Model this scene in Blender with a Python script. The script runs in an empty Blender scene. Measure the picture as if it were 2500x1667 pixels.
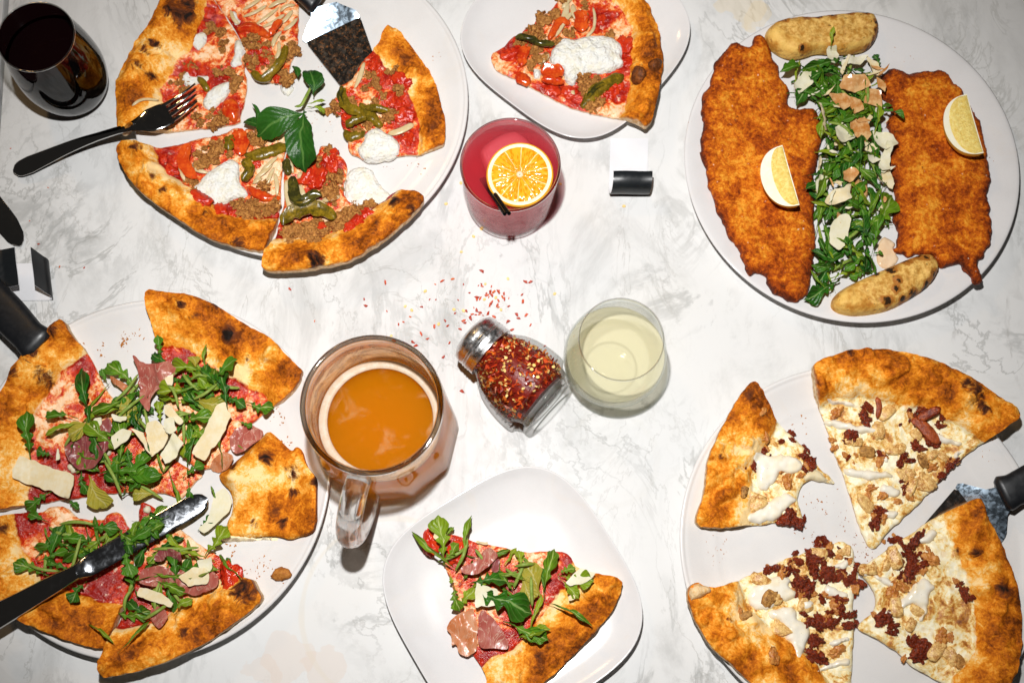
import bpy, math, random
import numpy as np
from mathutils import Vector, Matrix, geometry
from mathutils.bvhtree import BVHTree

# ------------------------------------------------------------------ camera, world, lamps, exposure
SC = bpy.context.scene
COL = SC.collection
FPX, PITCH, ROLL, CAMH = 2869.4, .2522, .037, 1.121        # focal length in photo pixels, tilt, roll, height (m)
cam = bpy.data.objects.new('camera', bpy.data.cameras.new('camera'))
COL.objects.link(cam)
cam.data.sensor_width = 36.0
cam.data.lens = 36.0 * FPX / 2500.0
cam.data.clip_start, cam.data.clip_end = .02, 50
cam.data.dof.use_dof = True
cam.data.dof.focus_distance = 1.10
cam.data.dof.aperture_fstop = 6.3
cam.matrix_world = Matrix.Translation((0, 0, CAMH)) @ Matrix.Rotation(PITCH, 4, 'X') @ Matrix.Rotation(ROLL, 4, 'Z')
SC.camera = cam

world = bpy.data.worlds.new('World'); SC.world = world; world.use_nodes = True
bg = world.node_tree.nodes['Background']
bg.inputs['Color'].default_value = (1.0, .93, .86, 1)
bg.inputs['Strength'].default_value = .018                   # the dim dining room around the table

def lamp(name, kind, loc, aim, power, color, **kw):
    d = bpy.data.lights.new(name, kind); d.energy = power; d.color = color
    for k, v in kw.items(): setattr(d, k, v)
    o = bpy.data.objects.new(name, d); COL.objects.link(o); o.location = loc
    o.rotation_euler = (Vector(aim) - Vector(loc)).to_track_quat('-Z', 'Y').to_euler()
    return o
lamp('camera_flash', 'SPOT', (-.06, .27, 1.16), (.0, .31, 0), 75, (1.0, .992, .98), spot_size=math.radians(80), spot_blend=1.0, shadow_soft_size=.018)
lamp('ceiling_lamp', 'AREA', (-1.6, 2.4, 2.2), (0, .3, 0), 9, (1, .62, .28), shape='DISK', size=.35)

SC.view_settings.view_transform = 'Standard'
SC.view_settings.look = 'None'
SC.view_settings.exposure = 0.0
SC.view_settings.gamma = 1.0
SC.render.engine = 'CYCLES'
SC.cycles.use_denoising = True
SC.cycles.max_bounces = 24
SC.cycles.volume_bounces = 10
SC.cycles.transparent_max_bounces = 24
SC.cycles.transmission_bounces = 10
SC.cycles.caustics_refractive = False
SC.cycles.caustics_reflective = False
SC.cycles.sample_clamp_indirect = 4

# ------------------------------------------------------------------ measuring helpers
random.seed(7)
RNG = np.random.default_rng(11)
def P(px, py, z):
    """photo pixel -> point of the place at height z"""
    x = (np.asarray(px, float) - 1250) / FPX; y = -(np.asarray(py, float) - 833.5) / FPX
    c, s = math.cos(ROLL), math.sin(ROLL); x, y = c*x - s*y, s*x + c*y
    c, s = math.cos(PITCH), math.sin(PITCH); dy, dz = s + y*c, -c + y*s
    t = (z - CAMH) / dz
    return np.stack([x*t, dy*t], -1)
CROP = dict(A=(0,0,3.357), B=(600,0,3.357), C=(1100,0,3.357), D=(1650,0,2.766), E=(0,300,3.357), F=(600,300,3.357),
            G=(1650,400,2.766), H=(0,680,2.766), I=(0,1100,2.766), J=(700,680,2.351), K=(900,1100,2.766),
            L=(1650,820,2.766), M=(1650,1100,2.766), N=(1100,760,4.2), O=(1080,270,4.2), Q=(0,550,4.48), R=(700,780,2.449), X=(560,100,4.3545))
def T(c, s):
    """'x,y x,y ...' measured on an enlarged piece c of the photo -> photo pixels"""
    ox, oy, k = CROP[c]
    a = np.array([[float(v) for v in p.split(',')] for p in s.split()])
    return a / k + [ox, oy]
def W(px, z): return P(px[:, 0], px[:, 1], z)

def _hash(i, j, seed):
    h = (i * 374761393 + j * 668265263 + seed * 974634777) & 0xffffffff
    h = ((h ^ (h >> 13)) * 1274126177) & 0xffffffff
    return ((h ^ (h >> 16)) & 0xffff) / 65535.0
def vnoise(x, y, seed=0):
    xi, yi = np.floor(x).astype(np.int64), np.floor(y).astype(np.int64)
    fx, fy = x - xi, y - yi; fx = fx*fx*(3-2*fx); fy = fy*fy*(3-2*fy)
    a, b = _hash(xi, yi, seed), _hash(xi+1, yi, seed); c, d = _hash(xi, yi+1, seed), _hash(xi+1, yi+1, seed)
    return (a*(1-fx)+b*fx)*(1-fy) + (c*(1-fx)+d*fx)*fy
def fbm(x, y, seed=0, oct=4):
    x, y = np.asarray(x, float), np.asarray(y, float); s = 0; a = .5; n = 0
    for o in range(oct):
        s = s + a*vnoise(x, y, seed+o*17); n += a; a *= .5; x = x*2.03+5.1; y = y*2.03+3.7
    return s/n*2-1
def sstep(a, b, x):
    t = np.clip((np.asarray(x, float)-a)/(b-a), 0, 1); return t*t*(3-2*t)
def seg_dist(p, poly, closed=True):
    a = np.asarray(poly, float); b = np.roll(a, -1, 0)
    if not closed: a, b = a[:-1], b[:-1]
    d = b-a; L = (d*d).sum(1)+1e-18; best = np.full(len(p), 1e9)
    for k in range(0, len(p), 4000):
        q = p[k:k+4000, None, :]-a[None]; t = np.clip((q*d).sum(2)/L, 0, 1)
        best[k:k+4000] = np.sqrt((((q-t[..., None]*d)**2).sum(2)).min(1))
    return best
def inside(p, poly):
    a = np.asarray(poly); b = np.roll(a, -1, 0); r = np.zeros(len(p), bool)
    for (x1, y1), (x2, y2) in zip(a, b):
        if y1 == y2: continue
        r ^= ((y1 > p[:, 1]) != (y2 > p[:, 1])) & (p[:, 0] < (x2-x1)*(p[:, 1]-y1)/(y2-y1)+x1)
    return r
def chaikin(p, closed=True, n=1):
    for _ in range(n):
        q = np.roll(p, -1, 0) if closed else p[1:]
        a = p if closed else p[:-1]
        r = np.empty((len(a)*2, p.shape[1])); r[0::2] = a*.75+q*.25; r[1::2] = a*.25+q*.75
        if not closed: r = np.vstack([p[:1], r, p[-1:]])
        p = r
    return p
def resample(p, step, closed=True):
    q = np.vstack([p, p[:1]]) if closed else p
    s = np.r_[0, np.cumsum(np.hypot(*np.diff(q, axis=0)[:, :2].T))]
    n = max(4, int(round(s[-1]/step)))
    t = np.linspace(0, s[-1], n+1)[:-1] if closed else np.linspace(0, s[-1], n+1)
    return np.stack([np.interp(t, s, q[:, k]) for k in range(q.shape[1])], 1)
def ccw(p):
    x, y = p[:, 0], p[:, 1]
    return p if (x*np.roll(y, -1)-np.roll(x, -1)*y).sum() > 0 else p[::-1]

# ------------------------------------------------------------------ object helpers
WO = {}
def prop(o, label=None, category=None, group=None, kind=None):
    for k, v in (('label', label), ('category', category), ('group', group), ('kind', kind)):
        if v: o[k] = v
    return o
def empty(name, loc, label, category, group=None):
    o = bpy.data.objects.new(name, None); COL.objects.link(o); o.location = loc; o.empty_display_size = .01
    WO[o.name] = Vector(loc); return prop(o, label, category, group)
def link(o, parent, origin):
    COL.objects.link(o)
    if parent: o.parent = parent; o.location = Vector(origin) - WO[parent.name]
    else: o.location = origin
    WO[o.name] = Vector(origin); return o
def mesh(name, verts, faces, mat, uv=None, attrs=None, smooth=True, sharp=None):
    me = bpy.data.meshes.new(name); me.from_pydata([tuple(v) for v in verts], [], [tuple(int(i) for i in f) for f in faces])
    for k, v in (attrs or {}).items():
        at = me.attributes.new(k, 'FLOAT', 'POINT'); at.data.foreach_set('value', np.asarray(v, np.float32))
    if uv is not None:
        ul = me.uv_layers.new(name='UVMap'); li = np.empty(len(me.loops), np.int32); me.loops.foreach_get('vertex_index', li)
        ul.data.foreach_set('uv', np.asarray(uv, np.float32)[li].ravel())
    if smooth:
        me.polygons.foreach_set('use_smooth', np.ones(len(me.polygons), bool))
        if sharp: me.set_sharp_from_angle(angle=math.radians(sharp))
    me.materials.append(mat); me.update(); return me
def mk(name, verts, faces, mat, parent=None, origin=None, **kw):
    v = np.asarray(verts, float)
    if origin is None: origin = ((v[:, 0].min()+v[:, 0].max())/2, (v[:, 1].min()+v[:, 1].max())/2, v[:, 2].min())
    me = mesh(name, v-np.asarray(origin), faces, mat, **kw)
    return link(bpy.data.objects.new(name, me), parent, origin)
def inst(name, me, parent, mw):
    o = bpy.data.objects.new(name, me); COL.objects.link(o)
    if parent: o.parent = parent; o.matrix_local = Matrix.Translation(-WO[parent.name]) @ mw
    else: o.matrix_local = mw
    WO[o.name] = mw.to_translation(); return o
def grid(X, Y, Z, close_u=False, close_v=False, flip=False, cap=False):
    """vertex grid (n rows u, m columns v) -> verts, quads"""
    n, m = X.shape; v = np.stack([X, Y, Z], -1).reshape(-1, 3); f = []
    for i in range(n if close_u else n-1):
        for j in range(m if close_v else m-1):
            a, b, c, d = i*m+j, i*m+(j+1) % m, ((i+1) % n)*m+(j+1) % m, ((i+1) % n)*m+j
            f.append((a, d, c, b) if flip else (a, b, c, d))
    if cap:
        f.append(tuple(range(m))[::1 if flip else -1]); f.append(tuple((n-1)*m+j for j in range(m))[::-1 if flip else 1])
    return v, f
def lathe(prof, seg=72, center=(0, 0), rfun=None, z0=0):
    a = np.linspace(0, 2*math.pi, seg, endpoint=False)
    r = np.array([p[0] for p in prof]); z = np.array([p[1] for p in prof])
    R = r[:, None]*np.ones(seg) if rfun is None else rfun(r[:, None], z[:, None], a[None])
    return grid(center[0]+R*np.cos(a), center[1]+R*np.sin(a), z[:, None]+z0+0*R, close_v=True)
def fill(poly, cell, seed=0, jit=.3):
    """polygon -> 2-D points and triangles with a fine inner lattice"""
    poly = ccw(resample(poly, cell)); lo, hi = poly.min(0), poly.max(0); r = np.random.default_rng(seed)
    ys = np.arange(lo[1], hi[1], cell*.87); pts = []
    for k, y in enumerate(ys):
        xs = np.arange(lo[0]+(k % 2)*cell*.5, hi[0], cell); pts.append(np.stack([xs, 0*xs+y], 1))
    pts = np.vstack(pts); pts += (r.random(pts.shape)-.5)*cell*jit
    pts = pts[inside(pts, poly)]
    if len(pts): pts = pts[seg_dist(pts, poly) > cell*.55]
    n = len(poly); allp = np.vstack([poly, pts])
    v, e, f, *_ = geometry.delaunay_2d_cdt([Vector(p) for p in allp], [(i, (i+1) % n) for i in range(n)], [], 1, 1e-7)
    v = np.array([tuple(p) for p in v]); t = np.array([tuple(q) for q in f if len(q) == 3])
    a, b, c = v[t[:, 0]], v[t[:, 1]], v[t[:, 2]]
    neg = ((b-a)[:, 0]*(c-a)[:, 1]-(b-a)[:, 1]*(c-a)[:, 0]) < 0
    t[neg] = t[neg][:, ::-1]
    t = t[inside((v[t[:, 0]]+v[t[:, 1]]+v[t[:, 2]])/3, poly)]
    return v, t, poly
def solid(v2, t, zt, zb):
    n = len(v2); v = np.vstack([np.c_[v2, zt], np.c_[v2, zb]])
    E = {}
    for a, b, c in t:
        for i, j in ((a, b), (b, c), (c, a)): E[(i, j)] = 1
    f = [tuple(q) for q in t]+[tuple(q[::-1]+n) for q in t]
    f += [(i, i+n, j+n, j) for (i, j) in E if (j, i) not in E]
    return v, f
def tube(path, rad, seg=10, flat=1.0, up=(0, 0, 1)):
    """tube along a 3-D path; flat<1 squeezes it vertically"""
    p = np.asarray(path, float); n = len(p); rad = np.broadcast_to(np.asarray(rad, float), (n,))
    tg = np.gradient(p, axis=0); tg /= np.linalg.norm(tg, axis=1)[:, None]+1e-12
    up = np.asarray(up, float); sd = np.cross(up, tg); sd /= np.linalg.norm(sd, axis=1)[:, None]+1e-9; nu = np.cross(tg, sd)
    a = np.linspace(0, 2*math.pi, seg, endpoint=False)
    q = p[:, None]+rad[:, None, None]*(np.cos(a)[None, :, None]*sd[:, None]+flat*np.sin(a)[None, :, None]*nu[:, None])
    return grid(q[..., 0], q[..., 1], q[..., 2], close_v=True, cap=True)
def box(cx, cy, cz, sx, sy, sz):
    v = [(cx+i*sx/2, cy+j*sy/2, cz+k*sz/2) for k in (-1, 1) for j in (-1, 1) for i in (-1, 1)]
    return v, [(0, 2, 3, 1), (4, 5, 7, 6), (0, 1, 5, 4), (2, 6, 7, 3), (0, 4, 6, 2), (1, 3, 7, 5)]
def merge(*vf):
    V, Fc = [], []; n = 0
    for v, f in vf:
        V.append(np.asarray(v, float)); Fc += [tuple(int(i)+n for i in q) for q in f]; n += len(v)
    return np.vstack(V), Fc

# ------------------------------------------------------------------ material helpers
class Mat:
    def __init__(s, name):
        s.m = bpy.data.materials.new(name); s.m.use_nodes = True; s.t = s.m.node_tree; s.t.nodes.clear()
        s.o = s.t.nodes.new('ShaderNodeOutputMaterial')
    def set(s, sock, v):
        if isinstance(v, bpy.types.NodeSocket): s.t.links.new(v, sock)
        elif isinstance(v, (tuple, list)) and len(v) == 3 and sock.type == 'RGBA': sock.default_value = (*v, 1)
        else: sock.default_value = v
    def n(s, kind, ins=None, **at):
        n = s.t.nodes.new('ShaderNode'+kind)
        for k, v in at.items(): setattr(n, k, v)
        for k, v in (ins or {}).items(): s.set(n.inputs[k], v)
        return n
    def obj(s): return s.n('TexCoord').outputs['Object']
    def uv(s): return s.n('TexCoord').outputs['UV']
    def pos(s): return s.n('NewGeometry').outputs['Position']
    def rnd(s): return s.n('ObjectInfo').outputs['Random']
    def noise(s, scale, detail=4, rough=.55, vec=None, dist=0):
        return s.n('TexNoise', {'Vector': vec or s.obj(), 'Scale': scale, 'Detail': detail, 'Roughness': rough, 'Distortion': dist}).outputs['Fac']
    def vor(s, scale, vec=None, out='Distance', feature='F1', rand=1.0):
        return s.n('TexVoronoi', {'Vector': vec or s.obj(), 'Scale': scale, 'Randomness': rand}, feature=feature).outputs[out]
    def ramp(s, fac, *stops):
        r = s.n('ValToRGB', {'Fac': fac}); e = r.color_ramp.elements
        while len(e) < len(stops): e.new(.5)
        for el, (p, c) in zip(e, stops): el.position = p; el.color = (*c, 1) if not isinstance(c, (int, float)) else (c, c, c, 1)
        return r.outputs['Color']
    def mix(s, fac, a, b, mode='MIX'):
        n = s.n('Mix', data_type='RGBA', blend_type=mode); s.set(n.inputs[0], fac); s.set(n.inputs[6], a); s.set(n.inputs[7], b)
        return n.outputs[2]
    def ma(s, op, a, b=0.0, c=None, clamp=False):
        n = s.n('Math', operation=op, use_clamp=clamp); s.set(n.inputs[0], a); s.set(n.inputs[1], b)
        if c is not None: s.set(n.inputs[2], c)
        return n.outputs[0]
    def rng(s, v, a, b, c=0.0, d=1.0):
        n = s.n('MapRange', {'Value': v, 'From Min': a, 'From Max': b, 'To Min': c, 'To Max': d}, interpolation_type='SMOOTHSTEP'); return n.outputs['Result']
    def at(s, name): return s.n('Attribute', attribute_name=name).outputs['Fac']
    def bump(s, h, strength=.5, dist=.001, nrm=None):
        n = s.n('Bump', {'Height': h, 'Strength': strength, 'Distance': dist})
        if nrm: s.set(n.inputs['Normal'], nrm)
        return n.outputs['Normal']
    def pr(s, col, rough=.5, nrm=None, **kw):
        n = s.n('BsdfPrincipled'); s.set(n.inputs['Base Color'], col); s.set(n.inputs['Roughness'], rough)
        if nrm: s.set(n.inputs['Normal'], nrm)
        for k, v in kw.items(): s.set(n.inputs[k.replace('_', ' ')], v)
        return n.outputs[0]
    def mixs(s, f, a, b):
        n = s.n('MixShader'); s.set(n.inputs[0], f); s.t.links.new(a, n.inputs[1]); s.t.links.new(b, n.inputs[2]); return n.outputs[0]
    def done(s, sh, disp=None):
        s.t.links.new(sh, s.o.inputs['Surface']); return s.m
# ------------------------------------------------------------------ materials
def m_marble():
    m = Mat('marble'); p = m.pos()
    w = m.n('Mapping', {'Vector': p, 'Rotation': (0, 0, .55), 'Scale': (1, .55, 1)}).outputs[0]
    cloud = m.rng(m.noise(9, 8, .70, w, .9), .47, .68)
    vein = m.ma('ABSOLUTE', m.ma('SUBTRACT', m.noise(5.5, 8, .62, w, 1.6), .5))
    vein = m.ma('MULTIPLY', m.rng(vein, .035, 0), m.rng(m.noise(9, 3, .5, p), .42, .68))
    fine = m.ma('ABSOLUTE', m.ma('SUBTRACT', m.noise(15, 6, .6, w, 2.2), .5))
    fine = m.ma('MULTIPLY', m.rng(fine, .03, 0), m.rng(m.noise(6, 3, .5, w), .5, .7))
    blot = m.rng(m.noise(34, 6, .68, w, .9), .57, .76)
    blot = m.ma('MULTIPLY', blot, m.rng(m.noise(4.5, 2, .5, p), .42, .64))
    c = m.mix(cloud, (.685, .684, .675), (.53, .53, .52))
    c = m.mix(m.ma('MULTIPLY', vein, .62), c, (.33, .335, .325))
    c = m.mix(m.ma('MULTIPLY', fine, .62), c, (.40, .40, .375))
    c = m.mix(m.ma('MULTIPLY', blot, .72), c, (.33, .32, .30))
    c = m.mix(m.ma('MULTIPLY', m.rng(m.noise(3.3, 3, .5, p), .48, .72), .22), c, (.72, .66, .56))
    crisp = m.ma('ABSOLUTE', m.ma('SUBTRACT', m.noise(6.5, 12, .60, w, 1.0), .5))
    c = m.mix(m.ma('MULTIPLY', m.ma('MULTIPLY', m.rng(crisp, .011, .001), m.rng(m.noise(5, 3, .5, p), .40, .62)), .52), c, (.31, .31, .295))
    crisp = m.ma('ABSOLUTE', m.ma('SUBTRACT', m.noise(13, 12, .62, w, .8), .47))
    c = m.mix(m.ma('MULTIPLY', m.ma('MULTIPLY', m.rng(crisp, .010, .001), m.rng(m.noise(7, 3, .5, w), .44, .64)), .5), c, (.33, .32, .295))
    # dried spills with an outline of their own
    ripple = m.ma('MULTIPLY', m.ma('SUBTRACT', m.noise(26, 3, .5, p), .5), .07)
    for (cx, cy, r, col, k) in SPILLS:
        d = m.n('VectorMath', {0: p, 1: (cx, cy, 0)}, operation='DISTANCE').outputs['Value']
        d = m.ma('ADD', d, ripple)
        c = m.mix(m.ma('MULTIPLY', m.rng(d, r, r*.9), k), c, col)
    for (cx, cy, r, col, k) in RINGS:
        d = m.n('VectorMath', {0: p, 1: (cx, cy, 0)}, operation='DISTANCE').outputs['Value']
        d = m.ma('ABSOLUTE', m.ma('SUBTRACT', d, r))
        d = m.ma('ADD', d, m.ma('MULTIPLY', m.noise(18, 3, .5, p), .006))
        c = m.mix(m.ma('MULTIPLY', m.rng(d, .0065, .004), k), c, col)
    smear_reflection = m.noise(55, 4, .6, p, .8)
    return m.done(m.pr(c, m.rng(smear_reflection, .35, .7, .42, .55), m.bump(smear_reflection, .03, .0005), Specular_IOR_Level=.10))
def m_ceramic(name, col, rough=.13):
    m = Mat(name); n = m.noise(30, 3, .5, m.pos())
    c = m.mix(m.rng(n, .4, .75), col, tuple(x*.95 for x in col))
    sc = m.ma('ABSOLUTE', m.ma('SUBTRACT', m.noise(60, 6, .7, m.pos(), 3), .5))
    c = m.mix(m.ma('MULTIPLY', m.rng(sc, .012, 0), .18), c, (.5, .48, .46))
    oil = m.ma('MULTIPLY', m.rng(m.noise(22, 5, .65, m.pos(), .8), .55, .72), .10); c = m.mix(oil, c, (.74, .58, .40))
    return m.done(m.pr(c, m.rng(n, .3, .7, rough, rough+.06), m.bump(n, .02, .001), Specular_IOR_Level=.35))
def crust_color(m, char, toast):
    v = m.ma('ADD', m.ma('MULTIPLY', m.noise(30, 4, .6), .55), m.ma('MULTIPLY', m.noise(110, 6, .7, None, .9), .45))
    v = m.ma('ADD', m.ma('MULTIPLY', m.ma('SUBTRACT', v, .5), 1.45), .475)
    v = m.ma('ADD', v, m.ma('MULTIPLY', toast, .14)); v = m.ma('ADD', v, m.ma('MULTIPLY', m.ma('SUBTRACT', m.noise(17, 2, .5), .5), .45))
    v = m.ma('ADD', v, m.ma('MULTIPLY', m.ma('SUBTRACT', m.noise(430, 4, .7), .5), .42))
    c = m.ramp(v, (.33, (.95, .68, .32)), (.43, (.91, .45, .075)), (.545, (.76, .245, .014)), (.67, (.46, .115, .007)), (.82, (.13, .030, .005)))
    ch = m.ma('ADD', m.ma('MULTIPLY', char, .8), m.ma('MULTIPLY', m.ma('SUBTRACT', m.noise(75, 6, .68, None, .8), .5), 2.4))
    ch = m.ma('MULTIPLY', ch, m.rng(char, .04, .30))
    c = m.mix(m.rng(ch, .30, .72), c, (.13, .034, .010))
    return m.mix(m.rng(ch, .62, 1.0), c, (.014, .009, .007))
def m_pizza(name, white=False):
    m = Mat(name)
    cr = m.rng(m.ma('ADD', m.at('crust'), m.ma('MULTIPLY', m.ma('SUBTRACT', m.noise(110, 4, .6), .5), .55)), .42, .58)
    cc = crust_color(m, m.at('char'), m.at('toast'))
    f = m.noise(330, 4, .6)
    if white:
        v = m.ma('ADD', m.ma('MULTIPLY', m.noise(58, 6, .68, None, .7), .75), m.ma('MULTIPLY', f, .25)); v = m.ma('SUBTRACT', m.ma('MULTIPLY', v, 1.3), .165)
        v = m.ma('ADD', v, m.ma('MULTIPLY', m.at('char'), .13))
        top = m.ramp(v, (.40, (.94, .87, .64)), (.49, (.90, .74, .38)), (.545, (.80, .50, .14)), (.61, (.52, .20, .03)), (.74, (.18, .05, .010)))
        b = m.vor(120, None, 'Distance', 'SMOOTH_F1'); top = m.mix(m.rng(b, .36, .12, 0, .35), top, (.62, .33, .08))
        rough = .22
    else:
        v = m.ma('ADD', m.ma('MULTIPLY', m.noise(70, 6, .68, None, .8), .78), m.ma('MULTIPLY', f, .28)); v = m.ma('SUBTRACT', m.ma('MULTIPLY', v, 1.35), .235)
        v = m.ma('ADD', v, m.ma('SUBTRACT', m.ma('MULTIPLY', m.at('sauce'), .30), m.ma('MULTIPLY', m.at('cheese'), .13)))
        top = m.ramp(v, (.34, (.95, .66, .42)), (.43, (.88, .42, .16)), (.49, (.78, .17, .03)), (.56, (.60, .034, .007)), (.76, (.30, .007, .004)))
        fl = m.noise(210, 3, .5, None, .4); top = m.mix(m.rng(fl, .60, .72, 0, .7), top, (.86, .62, .44))
        hb = m.noise(420, 2, .5); top = m.mix(m.rng(hb, .70, .76, 0, .8), top, (.07, .06, .02))
        rough = .20
    c = m.mix(cr, top, cc)
    dough = m.mix(m.rng(m.noise(240, 3, .6), .4, .65), (.80, .62, .40), (.56, .31, .12))
    c = m.mix(m.rng(m.at('side'), .12, .6), c, dough)
    r = m.ma('ADD', m.ma('MULTIPLY', cr, .32), rough)
    h = m.ma('ADD', m.noise(260, 5, .65), m.ma('MULTIPLY', m.noise(900, 3, .6), .4))
    return m.done(m.pr(c, r, m.bump(h, .6, .0017), Specular_IOR_Level=m.ma('SUBTRACT', .42, m.ma('MULTIPLY', cr, .36))))
def m_under():
    m = Mat('pizza_underside'); c = crust_color(m, m.at('char'), m.at('toast'))
    h = m.ma('ADD', m.noise(320, 5, .7), m.ma('MULTIPLY', m.noise(1100, 3, .6), .6))
    return m.done(m.pr(c, .7, m.bump(h, .6, .0014), Specular_IOR_Level=.05))
def simple(name, a, b, scale=120, rough=.35, bump=.3, bd=.001, detail=4, lo=.38, hi=.66, trans=0, **kw):
    m = Mat(name); n = m.noise(scale, detail, .6); n2 = m.noise(scale*4, 3, .6)
    k = m.ma('ADD', m.ma('MULTIPLY', n, .7), m.ma('MULTIPLY', n2, .3))
    c = m.mix(m.rng(k, lo, hi), a, b)
    c = m.mix(m.ma('MULTIPLY', m.rnd(), .6), c, m.mix(.6, c, b))
    kw.setdefault('Specular_IOR_Level', .38 if rough < .3 else .14)
    sh = m.pr(c, rough, m.bump(k, bump, bd), **kw)
    if trans:
        sh = m.mixs(trans, sh, m.n('BsdfTranslucent', {'Color': c}).outputs[0])
    return m.done(sh)
def m_ricotta():
    m = Mat('ricotta'); n = m.noise(130, 5, .6); sp = m.noise(520, 2, .5)
    c = m.mix(m.rng(n, .4, .7), (.80, .80, .76), (.78, .74, .60))
    c = m.mix(m.rng(sp, .70, .76, 0, .75), c, (.12, .17, .12))
    return m.done(m.pr(c, .4, m.bump(m.ma('ADD', m.noise(240, 5, .7), m.vor(330, None, 'Distance', 'SMOOTH_F1')), .9, .0018), Specular_IOR_Level=.15))
def m_ranch():
    m = Mat('white_sauce'); n = m.noise(90, 4, .5); sp = m.noise(560, 2, .5)
    c = m.mix(m.rng(n, .4, .7), (.85, .80, .68), (.82, .72, .52))
    c = m.mix(m.rng(sp, .69, .75, 0, .7), c, (.14, .15, .09))
    return m.done(m.pr(c, .2, m.bump(n, .3, .001)))
def m_leaf(name, dark, mid, light, rib, vn=.22):
    m = Mat(name); uv = m.n('SeparateXYZ', {0: m.uv()})
    u, v = uv.outputs[0], uv.outputs[1]
    a = m.ma('ABSOLUTE', m.ma('SUBTRACT', v, .5))
    n = m.noise(5, 4, .6)
    c = m.mix(m.rng(n, .38, .62), dark, mid)
    c = m.mix(m.ma('MULTIPLY', m.rnd(), .75), c, light)
    veins = m.ma('SINE', m.ma('ADD', m.ma('MULTIPLY', u, 46.0), m.ma('MULTIPLY', a, -26.0)))
    c = m.mix(m.rng(veins, .86, 1.0, 0, vn), c, rib)
    c = m.mix(m.rng(a, .055, .02, 0, .85), c, rib)
    nb = m.bump(m.ma('ADD', m.ma('MULTIPLY', veins, -vn*1.6), m.noise(14, 3, .6)), .5, .0012)
    sh = m.pr(c, .30, nb, Specular_IOR_Level=.22)
    return m.done(m.mixs(.22, sh, m.n('BsdfTranslucent', {'Color': c}).outputs[0]))
def m_ham(name, a, b, fat):
    m = Mat(name); p = m.n('Mapping', {'Vector': m.obj(), 'Scale': (1, .35, 1), 'Rotation': (0, 0, .7)}).outputs[0]
    n = m.noise(110, 5, .6, p, .5); s = m.noise(60, 4, .6, p, 1.5)
    c = m.mix(m.rng(n, .35, .7), a, b)
    c = m.mix(m.rng(m.ma('ABSOLUTE', m.ma('SUBTRACT', s, .5)), .016, 0, 0, .6), c, fat)
    sh = m.pr(c, .24, m.bump(n, .4, .001), Specular_IOR_Level=.25)
    return m.done(m.mixs(.25, sh, m.n('BsdfTranslucent', {'Color': c}).outputs[0]))
def m_schnitzel():
    m = Mat('breaded_cutlet')
    n = m.noise(60, 6, .7, None, .6); g = m.noise(260, 6, .8); s = m.noise(300, 2, .5)
    v = m.ma('ADD', m.ma('ADD', m.ma('MULTIPLY', n, .5), m.ma('MULTIPLY', g, .5)), m.ma('MULTIPLY', m.at('edge'), .13))
    v = m.ma('ADD', m.ma('MULTIPLY', m.ma('SUBTRACT', v, .5), 1.5), .515); v = m.ma('ADD', v, m.ma('MULTIPLY', m.ma('SUBTRACT', m.noise(24, 3, .5), .5), .35))
    c = m.ramp(v, (.37, (.90, .39, .04)), (.46, (.76, .225, .012)), (.54, (.58, .125, .006)), (.63, (.34, .055, .004)), (.76, (.10, .015, .003)))
    c = m.mix(m.rng(s, .71, .76, 0, .85), c, (.035, .03, .012))
    w = m.noise(250, 2, .5); c = m.mix(m.rng(w, .735, .77, 0, .8), c, (.85, .72, .55))
    h = m.ma('ADD', m.noise(420, 5, .7), m.ma('MULTIPLY', m.noise(1300, 3, .6), .5))
    return m.done(m.pr(c, .42, m.bump(h, .9, .0018), Specular_IOR_Level=.12))
def m_bread():
    m = Mat('toasted_bread'); cr = m.at('crumb')
    n = m.noise(80, 5, .6); hole = m.vor(95, None, 'Distance', 'SMOOTH_F1')
    crumb = m.mix(m.rng(m.noise(190, 6, .7), .34, .66), (.84, .54, .16), (.48, .22, .035))
    crumb = m.mix(m.rng(hole, .20, .06, 0, .6), crumb, (.46, .24, .06))
    skin = m.mix(m.rng(n, .36, .66), (.80, .50, .13), (.52, .23, .035))
    c = m.mix(m.rng(m.ma('ADD', cr, m.ma('MULTIPLY', m.ma('SUBTRACT', n, .5), .5)), .4, .6), skin, crumb)
    c = m.mix(m.rng(m.ma('ADD', m.at('char'), m.ma('MULTIPLY', m.ma('SUBTRACT', n, .5), 1.5)), .12, .4), c, (.40, .15, .025))
    c = m.mix(m.rng(m.ma('ADD', m.at('char'), m.ma('MULTIPLY', m.ma('SUBTRACT', m.noise(90, 5, .65, None, 1.0), .5), 2.6)), .6, .85), c, (.035, .018, .008))
    c = m.mix(m.rng(m.noise(360, 2, .5), .69, .75, 0, .8), c, (.05, .05, .02))
    return m.done(m.pr(c, .42, m.bump(m.ma('SUBTRACT', m.noise(260, 4, .6), m.ma('MULTIPLY', m.rng(hole, .25, .05), .6)), .6, .002), Specular_IOR_Level=.12))
def m_steel(name='steel', rough=.13, col=(.62, .61, .59), smear_reflection=None):
    m = Mat(name); n = m.noise(160, 5, .65, None, .6)
    sh = m.pr(col, m.rng(n, .35, .75, rough*.7, rough*1.7), m.bump(n, .05, .0004), Metallic=1.0)
    if smear_reflection:                                                # brown smear colour standing in for the blade's dark brown reflection
        k = m.ma('MULTIPLY', m.rng(m.noise(300, 6, .7, None, .8), .50, .74), m.at('smear_reflection'))
        sh = m.mixs(k, sh, m.pr(m.mix(m.noise(500, 3), (.36, .13, .025), (.14, .045, .01)), .35, m.bump(m.noise(500, 3), .8, .001)))
    return m.done(sh)
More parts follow.
